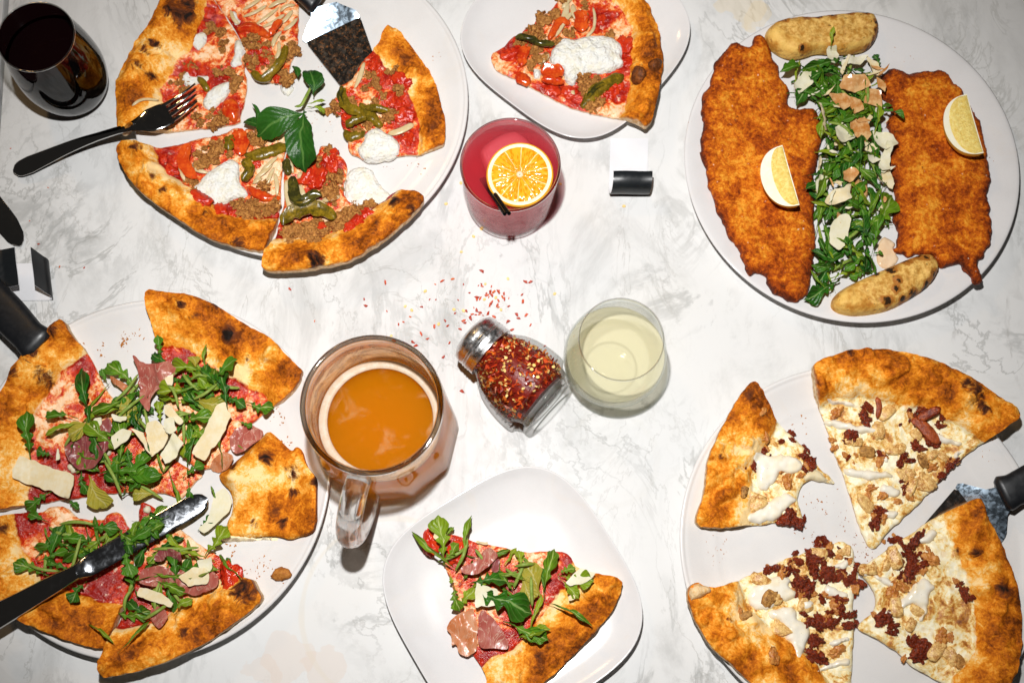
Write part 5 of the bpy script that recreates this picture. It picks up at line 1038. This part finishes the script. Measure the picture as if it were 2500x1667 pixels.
def stemless(label, c, prof, level, wmat, gmat, smat=None):
    root = empty('wine_glass', (c[0], c[1], 0), label, 'wine glass', 'stemless wine glasses')
    pr = spline(prof, 34); v, f = lathe([(.0005, pr[0][1])]+pr, 96, c, z0=.0012)
    mk('bowl', v, f, gmat, root)
    v, f = ring(c, prof[-1][0], prof[-1][1]+.0012, .0008); mk('rim', v, f, RIMG, root)
    v, f = lathe([(.0005, .0006), (prof[0][0]*.9, .0006), (prof[0][0]*1.02, .0022), (prof[0][0]*.9, .0058), (.0005, .0048)], 72, c); mk('base', v, f, gmat, root)
    li = [(max(r-.0014, .0005), z+.0012) for r, z in pr if .006 < z < level]; rt = np.interp(level, [z for r, z in pr], [r for r, z in pr])-.0014
    v, f = lathe([(.0005, .0072)]+li+[(rt, level)], 96, c); f.append(tuple(range(96))[::-1]); v, f = merge((v, f), disc(c, rt, level, 96, 6)); wn = mk('wine', v, f, wmat, root, sharp=50)
    if smat: mk('wine_bright_film', *disc(c, rt-.0006, level+.0003, 96, 6), smat, wn)  # cream disc added over the wine to stand for the bright light inside the bowl
stemless('stemless glass of dark red wine in the top left corner', (-.461, .5403), [(.024, 0), (.033, .006), (.0395, .020), (.0432, .040), (.0430, .058), (.0408, .080), (.0380, .098), (.0362, .110)], .076, WINER, THIN)
stemless('stemless glass of pale white wine touching the chili shaker', (.0971, .2659), [(.026, 0), (.036, .005), (.044, .018), (.0485, .038), (.0480, .056), (.0445, .078), (.0405, .096), (.0376, .110)], .056, VWINE, THINW, WINEW)

# beer mug with a faceted body
mc = (-.1169, .1931); NF = 10
def facet(r, z, a):
    k = sstep(.118, .075, z); m_ = np.mod(a+.50, 2*math.pi/NF)-math.pi/NF
    poly = math.cos(math.pi/NF)/np.cos(m_); return r*(1-k+k*poly*1.03)
root = empty('beer_mug', (*mc, 0), 'tall glass beer mug with a looped handle, half full of amber beer', 'beer mug')
pr = spline([(.062, .001), (.0675, .006), (.0672, .03), (.0655, .07), (.062, .10), (.0605, .125), (.0608, .140)], 30)
v, f = lathe([(.0005, .001)]+pr, 120, mc, facet); mk('body', v, f, THINB, root, sharp=40)
inn = [(min(r-.0055, .0566), max(z, .013)) for r, z in pr]; v, f = lathe([(.0005, .013)]+inn, 120, mc); mk('inner_wall', v, f, THINB, root, sharp=40)
v, f = ring(mc, .0586, .1400, .0026, 96, .9); mk('rim', v, f, m_thin('mug_rim', (.62, .60, .56), (.03, .03, .028), .03, 1.1), root)
LV = .068; rl = .0562
a_ = lambda a: facet(rl, LV, a)
side = [(.0540, .016), (.0562, .020), (rl, LV)]
v, f = lathe([(.0005, .0045), (.060, .0045)]+[(r-.0016, z) for r, z in pr if .006 < z < LV]+[(np.interp(LV, [z for r, z in pr], [r for r, z in pr])-.0016, LV)], 120, mc, facet); f.append(tuple(range(120))[::-1]); rb = np.interp(LV, [z for r, z in pr], [r for r, z in pr])-.0016
v, f = merge((v, f), disc(mc, rb, LV, 120, 24, None, lambda a: facet(rb, LV, a))); beer = mk('beer', v, f, VBEER, root, sharp=40)
mm = Mat('thin_foam'); k = mm.rng(mm.noise(30, 6, .66, None, .5), .52, .74, 0, .16)
FSKIN = mm.done(mm.mixs(k, mm.n('BsdfTransparent', {'Color': (1, 1, 1)}).outputs[0], mm.pr(mm.mix(mm.noise(260, 3), (.88, .55, .16), (.94, .76, .44)), .4)))
mk('foam_skin', *disc(mc, rl-.004, LV+.0005, 96, 12), FSKIN, beer)
v, f = ring(mc, rl-.0042, LV+.0002, .0042, 120, .30, None); mk('foam_reflection_ring', v, f, FOAM_REFL, beer)  # foam-coloured ring painted in for the whitish reflection around the beer
mm = Mat('foam_film'); k = mm.rng(mm.noise(42, 6, .62, None, .8), .40, .66)
FILM = mm.done(mm.mixs(mm.ma('MULTIPLY', k, .55), mm.n('BsdfTransparent', {'Color': (.93, .78, .62)}).outputs[0], mm.pr(mm.mix(mm.noise(70, 4), (.42, .15, .035), (.72, .44, .24)), .3)))
v, f = lathe([(min(r-.0055, .0566)-.0003, z) for r, z in pr if LV < z < .134], 120, mc); mk('foam_film', v, f, FILM, beer)
hd = P(*T('R', '400,1200')[0], .085)-np.array(mc); hd /= np.hypot(*hd)
hp = chaikin(np.array([(.0600, .112), (.074, .119), (.094, .115), (.106, .100), (.1085, .080), (.104, .058), (.092, .040), (.076, .031), (.0640, .030)]), False, 2)
path = np.c_[mc[0]+hd[0]*hp[:, 0], mc[1]+hd[1]*hp[:, 0], hp[:, 1]]; v, f = tube(path, .0112, 16, 1.0, up=(-hd[1], hd[0], 0)); mk('handle', v, f, SOLIDG, root, sharp=60)

# pink cocktail
cc = (-.0077, .4375); root = empty('cocktail_glass', (*cc, 0), 'short tumbler of pink cocktail holding an orange slice', 'tumbler')
v, f = lathe([(.0005, .0008), (.041, .0008), (.0436, .0035), (.0445, .02), (.0458, .05), (.0475, .090)], 96, cc); mk('outer_wall', v, f, THINP, root, sharp=50)
v, f = lathe([(.0005, .0115), (.038, .0115), (.0412, .0145), (.0428, .04), (.0452, .090)], 96, cc); mk('inner_wall', v, f, THINP, root, sharp=50)
v, f = ring(cc, .04635, .0900, .0014); mk('rim', v, f, m_thin('tumbler_rim', (.86, .74, .75), (.30, .10, .14), .02, 1.4), root)
v, f = lathe([(.0005, .0085), (.0390, .0085), (.0424, .0110), (.0440, .04), (.0456, .0795)], 96, cc); f.append(tuple(range(96))[::-1]); v, f = merge((v, f), disc(cc, .0456, .0795, 96, 8)); drink = mk('drink', v, f, VDRINK, root, sharp=50)
me = lump_mesh('ice_cube', ICE, 4, .06, 1.5, 3, (1, 1, .5), .35); ic = P(*T('O', '690,480')[0], .079); inst('ice_cube', me, drink, Matrix.Translation((ic[0], ic[1]+.002, .0672)) @ Matrix.Rotation(.6, 4, 'Z') @ Matrix.Diagonal((.027, .027, .0262, 1)))
mm = Mat('condensation'); k = mm.ma('MULTIPLY', mm.rng(mm.noise(75, 6, .65, None, .6), .42, .66), .16)
DEW = mm.done(mm.mixs(k, mm.n('BsdfTransparent', {'Color': (1, 1, 1)}).outputs[0], mm.n('BsdfTranslucent', {'Color': (.98, .78, .81)}).outputs[0]))
v, f = lathe([(.0447, .012), (.0452, .03), (.0462, .05), (.0471, .074)], 96, cc); mk('condensation', v, f, DEW, root)
# orange slice
oc = P(*T('O', '795,665')[0], .084); orr = .0318; root = empty('orange_slice', (*oc, .080), 'round orange slice floating in the pink cocktail', 'orange slice')
tl = Matrix.Translation((*oc, .0835)) @ Matrix.Rotation(.07, 4, 'X') @ Matrix.Rotation(-.05, 4, 'Y')
def tilted(v): return np.array([tuple(tl @ Vector(q)) for q in v])
v, f = lathe([(.0292, -.0035), (orr*.985, -.0034), (orr, -.002), (orr, .002), (orr*.985, .0034), (.0300, .0036)], 72); mk('rind', tilted(v), f, ORIND, root)
v, f = lathe([(.0005, -.0035), (.0292, -.0035)], 72); v2, f2 = lathe([(.0005, .0024), (.0262, .0024), (.0270, .0034), (.0288, .0037), (.0301, .0036)], 72); v, f = merge((v, f), (v2, f2)); mk('pith', tilted(v), f, OPITH, root)
rr = np.linspace(.001, .0268, 14); aa = np.linspace(0, 2*math.pi, 97); Rg, Ag = np.meshgrid(rr, aa, indexing='ij'); sgm = np.abs(np.mod(Ag*10/(2*math.pi), 1)-.5)
Zg = .0036+.0009*sstep(.0, .12, .5-sgm)*sstep(.002, .008, Rg)*sstep(.0268, .024, Rg)
v, f = grid(Rg*np.cos(Ag), Rg*np.sin(Ag), Zg); mk('flesh', tilted(v), f, OFLESH, root, uv=np.stack([Rg.ravel()/.0268, Ag.ravel()/(2*math.pi)], 1))
for k, (a, b) in enumerate((('425,745', '640,1062'), ('455,735', '685,1058'))):
    p0, p1 = P(*T('O', a)[0], .070), P(*T('O', b)[0], .104); q0, q1 = np.array([*p0, .070]), np.array([*p1, .104])
    pth = q0+(q1-q0)*np.linspace(-.12, 1, 14)[:, None]; v, f = tube(pth, .0019, 12); o = mk('cocktail_straw', v, f[:-2], STRAW); prop(o, ('left one of the two black stirring straws in the pink cocktail', 'right one of the two black stirring straws in the pink cocktail')[k], 'straw', 'black stirring straws')

# ------------------------------------------------------------------ chili shaker lying on its side
a0, a1 = P(*T('J', '1165,418')[0], .040), P(*T('J', '1508,718')[0], .040); ax = np.r_[a1-a0, 0]; JL = np.linalg.norm(ax); ax /= JL
sx = np.array([-ax[1], ax[0], 0]); o0 = np.array([*a0, .0405])
root = empty('chili_shaker', (*((a0+a1)/2), 0), 'glass shaker of red chili flakes lying on its side', 'shaker')
def turned(prof, seg=84, rib=0.0, nr=12):
    a = np.linspace(0, 2*math.pi, seg, endpoint=False); s = np.array([p[0] for p in prof]); r = np.array([p[1] for p in prof])
    R = r[:, None]*(1+rib*np.abs(np.sin(a*nr/2))[None]*sstep(.004, .02, s)[:, None]*sstep(JL-.002, JL-.014, s)[:, None]*1.0)
    q = o0+ax*s[:, None, None]+R[..., None]*(np.cos(a)[None, :, None]*sx+np.sin(a)[None, :, None]*np.array([0, 0, 1]))
    return grid(q[..., 0], q[..., 1], q[..., 2], close_v=True)
JP = chaikin(np.array([(0, .0235), (.004, .025), (.018, .0335), (.04, .0385), (.06, .0385), (JL-.016, .0345), (JL-.008, .0305), (JL-.004, .0315), (JL, .0310), (JL+.001, .028)]), False, 2)
v, f = turned(JP, 96, .035); mk('jar', v, f, THINJ, root, sharp=40)
v, f = turned([(JL+.001, .028), (JL-.001, .024), (JL-.002, .0005)], 64); v2, f2 = turned([(JL-.006, .0305), (JL-.0065, .0005)], 64); mk('jar_base', *merge((v, f), (v2, f2)), THINJ, root, sharp=40)
v, f = turned([(-.026, .0005), (-.0262, .014), (-.0245, .020), (-.021, .0250), (-.015, .0268), (-.012, .0262), (-.0105, .0272), (-.009, .0264), (-.0075, .0274), (-.006, .0266), (-.0045, .0274), (-.003, .0266), (-.0015, .0272), (.002, .0272), (.0022, .024)], 84); mk('lid', v, f, LID, root, sharp=60)
rg = np.random.default_rng(4); JI = [(max(s, .001), r*.85) for s, r in JP if s < JL-.009]
v, f = turned([(.001, .0005)]+[(s, r*.94) for s, r in JI]+[(JL-.010, .0005)], 60)
nv = len(v); V, Fc, tone = [v], list(f), [np.full(nv, .12)]
ss = np.array([p[0] for p in JI]); rsr = np.array([p[1] for p in JI])
for k in range(1900):
    s = rg.uniform(.002, JL-.011); R = np.interp(s, ss, rsr)*rg.uniform(.94, 1.05); a = rg.uniform(0, 2*math.pi)
    c = o0+ax*s+R*(math.cos(a)*sx+math.sin(a)*np.array([0, 0, 1])); q = rg.normal(size=(3, 3)); q, _ = np.linalg.qr(q)
    seed_ = rg.random() < .22; sz = rg.uniform(.0015, .0021) if seed_ else rg.uniform(.0020, .0046); m_ = 6 if seed_ else 4
    an = np.sort(rg.uniform(0, 6.28, m_)) if not seed_ else np.linspace(0, 6.28, m_, endpoint=False)
    pt = c+sz*(np.cos(an)[:, None]*q[0]+np.sin(an)[:, None]*q[1]*(.8 if seed_ else .6)); n0 = sum(len(x) for x in V)
    V.append(pt); Fc.append(tuple(range(n0, n0+m_))); tone.append(np.full(m_, rg.uniform(.84, 1) if seed_ else rg.uniform(.05, .82)))
o = mk('chili_flakes', np.vstack(V), Fc, FLECK, root, attrs=dict(tone=np.concatenate(tone)), smooth=False); prop(o, kind='stuff')

# ------------------------------------------------------------------ cutlery
def bar(path, hw, th, seg=14, p=3.0, cap=True):
    """flat metal bar along a path, half-width and half-thickness per point"""
    pth = np.asarray(path, float); n = len(pth); hw = np.broadcast_to(hw, (n,)); th = np.broadcast_to(th, (n,))
    tg = np.gradient(pth, axis=0); tg /= np.linalg.norm(tg, axis=1)[:, None]; sd = np.cross((0, 0, 1.), tg); sd /= np.linalg.norm(sd, axis=1)[:, None]; nu = np.cross(tg, sd)
    a = np.linspace(0, 2*math.pi, seg, endpoint=False); cx = np.sign(np.cos(a))*np.abs(np.cos(a))**(2/p); cy = np.sign(np.sin(a))*np.abs(np.sin(a))**(2/p)
    q = pth[:, None]+hw[:, None, None]*cx[None, :, None]*sd[:, None]+th[:, None, None]*cy[None, :, None]*nu[:, None]
    return grid(q[..., 0], q[..., 1], q[..., 2], close_v=True, cap=cap)
def track(c, s_, zs, n=40):
    p = T(c, s_); w = np.array([[*P(x, y, z), z] for (x, y), z in zip(p, zs)]); w = chaikin(w, False, 3)
    s = np.r_[0, np.cumsum(np.linalg.norm(np.diff(w, axis=0), axis=1))]; t = np.linspace(0, s[-1], n); return np.stack([np.interp(t, s, w[:, k]) for k in range(3)], 1), t/s[-1]
pth, u = track('A', '112,1408 300,1325 600,1190 850,1105 1000,1060 1120,1025 1240,985 1390,925', (.006, .008, .015, .024, .032, .036, .036, .033), 60)
root = empty('fork', (*pth[20, :2], 0), 'steel dinner fork leaning on the pizza with its tines on the left slice', 'fork')
hw = np.interp(u, [0, .012, .04, .10, .3, .55, .68, .76, .82, .88, .95, 1], [.002, .006, .0088, .0098, .0072, .0045, .0042, .0048, .0085, .0128, .0135, .0125]); th = np.interp(u, [0, .05, .5, .75, .9, 1], [.0012, .0018, .0021, .0020, .0011, .0010])
v, f = bar(pth, hw, th, 18, 2.6); mk('handle', v, f, STEEL, root, sharp=60)
hb, hdv = pth[-1], pth[-1]-pth[-4]; hdv /= np.linalg.norm(hdv); hs = np.cross((0, 0, 1.), hdv); hs /= np.linalg.norm(hs)
for k, tip in enumerate(('1600,688', '1604,735', '1606,778', '1616,828')):
    e = np.array([*P(*T('A', tip)[0], .034), .034]); b0 = hb-hdv*.004+hs*(.0100-.00667*k)
    mid = (b0+e)/2+np.array([0, 0, -.004]); tt = np.linspace(0, 1, 14)[:, None]; pp = (1-tt)**2*b0+2*tt*(1-tt)*mid+tt**2*e
    v, f = bar(pp, np.linspace(.0022, .0010, 14), np.linspace(.0011, .0008, 14), 10, 2.4); mk('tine', v, f, STEEL, root, sharp=60)
# knife across the arugula pizza
pth, u = track('I', '-130,1175 150,1020 300,935 430,862 520,815', (.036, .037, .037, .036, .036), 30)
root = empty('table_knife', (*pth[-1, :2], .02), 'steel table knife lying across the arugula pizza', 'table knife', 'steel table knives')
v, f = bar(pth, np.interp(u, [0, .8, .92, 1], [.0125, .0085, .0072, .0068]), np.interp(u, [0, 1], [.0045, .0036]), 16, 2.4); mk('handle', v, f, STEEL, root, sharp=60)
pth, u = track('I', '515,818 560,795 750,690 1000,545 1200,430 1330,358 1404,322', (.036, .036, .034, .031, .026, .023, .021), 46)
v, f = bar(pth, np.interp(u, [0, .04, .08, .5, .85, .94, .98, 1], [.0068, .0085, .0098, .0104, .0106, .0092, .006, .001]), np.interp(u, [0, .06, .1, 1], [.0034, .003, .0011, .0008]), 16, 2.2); mk('blade', v, f, m_steel('knife_blade', .12, (.60, .63, .68)), root, sharp=50)
# knife whose tip reaches in at the left edge
pth, u = track('E', '-420,210 -250,430 -80,650 60,830 172,1008', (.003, .003, .0028, .0025, .0022), 36)
root = empty('table_knife', (*pth[20, :2], 0), 'dark rounded knife blade reaching in from the left edge', 'table knife', 'steel table knives')
v, f = bar(pth, np.interp(u, [0, .6, .8, .92, .98, 1], [.0095, .0112, .0112, .0090, .005, .001]), np.interp(u, [0, 1], [.0014, .0009]), 16, 2.2); mk('blade', v, f, STEEL, root, sharp=50)
# pizza servers
def server(label, c, flat, crease, upper, neck, grip, zf, zn, gz, gw=.013, smear_reflection=1.0):
    fl = ccw(W(T(c, flat), zf)); v, t, _ = fill(fl, .006, 3); V, Fc = solid(v, t, np.full(len(v), zf), np.full(len(v), zf-.0012))
    root = empty('pizza_server', (*fl.mean(0), 0), label, 'pizza server', 'black-handled pizza servers')
    sm = np.clip(1.15-seg_dist(v, W(T(c, crease), zf), False)/.2, 0, 1)*smear_reflection; mk('blade', V, Fc, BLADE, root, attrs=dict(smear_reflection=np.r_[sm, sm]), sharp=40)
    cr = T(c, crease); up = T(c, upper); pol = np.vstack([W(cr, zf), W(up, zn)]); pol = ccw(pol); v, t, _ = fill(pol, .004, 4)
    d0 = seg_dist(v, W(cr, zf), False); d1 = seg_dist(v, W(T(c, neck), zn), False); k = np.clip(d0/(d0+d1+1e-6), 0, 1); z = zf+(zn-zf)*k
    V, Fc = solid(v, t, z+.0003, z-.0012); mk('shank', V, Fc, SHANK, root, sharp=40)
    pth, u = track(c, grip, gz, 30); v, f = bar(pth, gw*np.interp(u, [0, .06, .2, .5, 1], [.82, 1.05, .92, 1.0, 1.1]), .009*np.interp(u, [0, .06, .3, 1], [.7, 1, .9, 1]), 20, 2.8); mk('grip', v, f, RUBBER, root, sharp=60)
server('steel pizza server with black grip under the pale-crusted slice', 'B', '492,350 938,140 1030,400 1180,860 1120,980 1000,960 760,690', '492,350 938,140', '935,105 890,42 740,18 525,78 540,120 500,175 445,280', '740,18 525,78', '600,30 480,-60 300,-330', .0125, .026, (.030, .036, .05))
server('steel pizza server with thick black grip at the right edge', 'L', '1660,1290 1890,1022 2200,1402 1960,1560 1760,1480', '1890,1022 2200,1402', '2250,1372 2266,1330 2252,1190 2280,1155 2168,1018 2110,1032 1960,980 1935,985', '2280,1155 2168,1018', '2190,1075 2290,1035 2420,975 2600,890', .0115, .026, (.030, .034, .036, .04), .0165, .25)
server('black server grip sticking out from under the left arugula slice', 'Q', '560,1500 900,1400 1150,1900 900,2100', '560,1500 700,1360', '520,1270 400,1400', '520,1270 400,1400', '450,1330 330,1230 190,1080 60,940 -160,740', .0095, .020, (.030, .032, .030, .028, .026), .0175, 0.0)

# ------------------------------------------------------------------ napkin bands
def band(label, base, du, dv, wid, prof, skew=None):
    """paper strip: prof = (along, height) points of its section, swept along dv"""
    p = resample(np.array(prof, float), .0012, False); n = len(p); tg = np.gradient(p, axis=0); tg /= np.linalg.norm(tg, axis=1)[:, None]; nm = np.stack([-tg[:, 1], tg[:, 0]], 1)
    w = np.linspace(0, 1, 12)*wid; root = empty('napkin_band', (*base, 0), label, 'napkin band', 'paper napkin bands')
    for nme, off, mat in (('inner_face', .0003, PAPER), ('outer_face', -.0003, BLACKP)):
        q = p+nm*off; sk = np.zeros(n) if skew is None else np.array([skew(*x) for x in p])
        ww = w[None]+sk[:, None]; wob = .0007*np.sin(w*150)[None]*np.clip(q[:, 1:2]/.01, 0, 1)
        X = base[0]+du[0]*q[:, 0:1]+dv[0]*ww; Y = base[1]+du[1]*q[:, 0:1]+dv[1]*ww; v, f = grid(X, Y, q[:, 1:2]+.0008+0*ww+wob); mk(nme, v, f, mat, root)
def arc(cx, cz, r, a0, a1, n=24): return [(cx+r*math.cos(a), cz+r*math.sin(a)) for a in np.linspace(a0, a1, n)]
b0, b1, b2 = P(*T('O', '1722,290')[0], 0), P(*T('O', '1702,905')[0], 0), P(*T('O', '2110,290')[0], 0)
du = (b1-b0); Lb = np.hypot(*du); du /= Lb; dv = b2-b0; wb = np.hypot(*dv); dv /= wb
band('paper napkin band with its black end curled over, near the pink cocktail', b0, du, dv, wb, [(0, 0), (Lb-.016, 0)]+arc(Lb-.014, .0135, .0135, -math.pi/2, math.pi*.62), lambda s, z: .0022*z/.027)
b0, b1, b2 = P(*T('Q', '60,425')[0], 0), P(*T('Q', '535,415')[0], 0), P(*T('Q', '100,832')[0], 0)
du = b1-b0; Lb = np.hypot(*du); du /= Lb; dv = b2-b0; wb = np.hypot(*dv); dv /= wb
band('paper napkin band with both black ends folded up, at the left edge', b0, du, dv, wb, arc(-.006, .0075, .0075, math.pi*.45, math.pi*1.5)[0:0]+[(.020, .024), (.006, .021)]+arc(-.004, .011, .011, math.pi*.55, math.pi*1.5)+[(.0, 0), (Lb-.004, 0)]+arc(Lb-.004, .006, .006, -math.pi/2, math.pi*.30)+[(Lb-.008, .024)], lambda s, z: -.45*max(z-.004, 0))

# ------------------------------------------------------------------ spilled chili flakes and crumbs
def chip(seed, seedy):
    r = np.random.default_rng(seed); n = 8 if seedy else 6; a = np.linspace(0, 6.28, n, endpoint=False)+(0 if seedy else r.uniform(-.3, .3, n)); R = 1+(0 if seedy else r.uniform(-.4, .3, n))
    X = R*np.cos(a); Y = R*np.sin(a)*(.8 if seedy else .55); top = np.c_[X*.8, Y*.8, np.full(n, .32)+(0 if seedy else r.uniform(-.12, .25, n))]; bot = np.c_[X, Y, np.zeros(n)]
    f = [tuple(range(n)), tuple(range(n, 2*n))[::-1]]+[(k+n, (k+1) % n+n, (k+1) % n, k) for k in range(n)]
    return mesh('chili_flake', np.vstack([top, bot]), f, FLECK, attrs=dict(tone=np.full(2*n, r.uniform(.88, 1) if seedy else r.uniform(.3, .72))), smooth=False)
CH = [chip(k, False) for k in range(7)]; SE = [chip(20+k, True) for k in range(3)]
FL = T('J', '445,118 455,158 575,188 160,243 820,122 855,122 890,17 1050,83 1100,42 1210,70 1175,95 1160,105 1180,130 1250,120 1275,112 1205,155 1275,160 1090,185 1110,195 1085,208 1190,220 1125,212 1130,262 1270,248 1015,242 1025,255 925,272 848,275 770,315 810,345 935,368 725,365 740,385 900,450 995,445 1065,320 1090,300 1150,250 1480,388 1400,265 1330,228 1375,210 1320,205 1355,132 1370,18 1398,20 707,220 670,250 642,262 1005,645 985,125 965,200 20,62 565,20 995,290 1295,293 1220,85 1190,75 1165,155 1240,108 1065,205 1030,185')
FE = T('J', '1140,32 795,73 680,160 718,182 960,178 872,262 1135,120 1200,110 1538,88 1270,2 1015,185 1230,180 600,330')
FE = np.vstack([FE, T('O', '38,958 1862,982 190,745 320,1292 195,1450 400,1215 1210,755')])
EXTRA = T('E', '88,212 393,532 243,805 490,1178 692,1188 48,1105 318,995')
n_ = 0
def spill(pts, meshes, rng_, label, grp):
    for q in W(np.atleast_2d(pts), 0):
        k = random.uniform(*rng_); inst('chili_flake', random.choice(meshes), None, Matrix.Translation((q[0], q[1], .0004)) @ Matrix.Rotation(random.random()*6.28, 4, 'Z') @ Matrix.Rotation(random.uniform(-.2, .2), 4, 'X') @ Matrix.Diagonal((k, k, k, 1)))
        prop(bpy.context.scene.objects[-1] if False else COL.objects[-1], label, 'chili flake', grp)
FL = np.vstack([FL, T('J', '1190,120')+RNG.normal(0, 28, (18, 2)), T('J', '1010,230')+RNG.normal(0, 75, (14, 2))])
spill(FL, CH, (.0013, .0031), 'red chili flake spilled on the marble around the shaker', 'spilled red chili flakes')
spill(FE, SE, (.0015, .0021), 'yellow chili seed spilled on the marble around the drinks', 'spilled yellow chili seeds')
spill(EXTRA, CH, (.0010, .0018), 'tiny brown crumb on the marble near the left edge', 'crumbs on the marble')
def crumbs(label, plate, c, spots, n, sd, seed, size=(.0005, .0014)):
    r = np.random.default_rng(seed); base = [q for q in T(c, spots)]; V, Fc = [], []; k = 0
    for i in range(n):
        px = base[i % len(base)]+r.normal(0, sd, 2); q = P(*px, .010); z = plate.z(np.array([q]))[0]; s = r.uniform(*size)
        o_ = r.normal(size=(4, 3)); o_ /= np.linalg.norm(o_, axis=1)[:, None]; o_[:, 2] = np.abs(o_[:, 2])*.6
        V.append(np.array([q[0], q[1], z])+o_*s); Fc += [(k, k+1, k+2), (k, k+2, k+3), (k, k+3, k+1), (k+1, k+3, k+2)]; k += 4
    o = mk('plate_crumbs', np.vstack(V), Fc, CRUMB, smooth=False); prop(o, label, 'crumbs', None, 'stuff')
crumbs('fine brown crumbs scattered on the bacon pizza plate', PL_BR, 'L', '1000,1150 1230,1380 900,1320 1150,1250 600,480 850,560 1250,1420 1280,1480 950,1100 300,1400 240,1480 1500,900 2090,740', 150, 17, 3)
crumbs('brown crumbs scattered on the arugula pizza plate', PL_BL, 'H', '850,410 810,450 690,510 920,390 560,440 1900,960 1960,1100 1850,900 840,420', 70, 9, 4, (.0006, .0022))
crumbs('brown crumbs near the bottom rim of the arugula pizza plate', PL_BL, 'I', '1570,670 1650,800 1740,740 1800,780 1740,830 1870,870', 45, 8, 5, (.0006, .002))
crumbs('small orange crumbs on the basil pizza plate', PL_TL, 'B', '680,1030 590,910 560,960 1160,1380 1390,1340 1450,1420 620,540 470,440 1550,490', 45, 8, 6)
crumbs('small crumbs on the cutlet plate', PL_R, 'D', '160,1060 160,1000 1470,345 1570,410 90,860 2120,1110', 16, 7, 7)
q = P(*T('I', '1910,832')[0], .016); o = inst('crust_crumb', lump_mesh('crust_crumb', CRUMB, 3, .6, 1.8, 8, (1, .8, .6)), None, Matrix.Translation((*q, PL_BL.z(np.array([q]))[0]+.004)) @ Matrix.Scale(.0085, 4)); prop(o, 'big loose crust crumb near the rim of the arugula pizza plate', 'crumb')
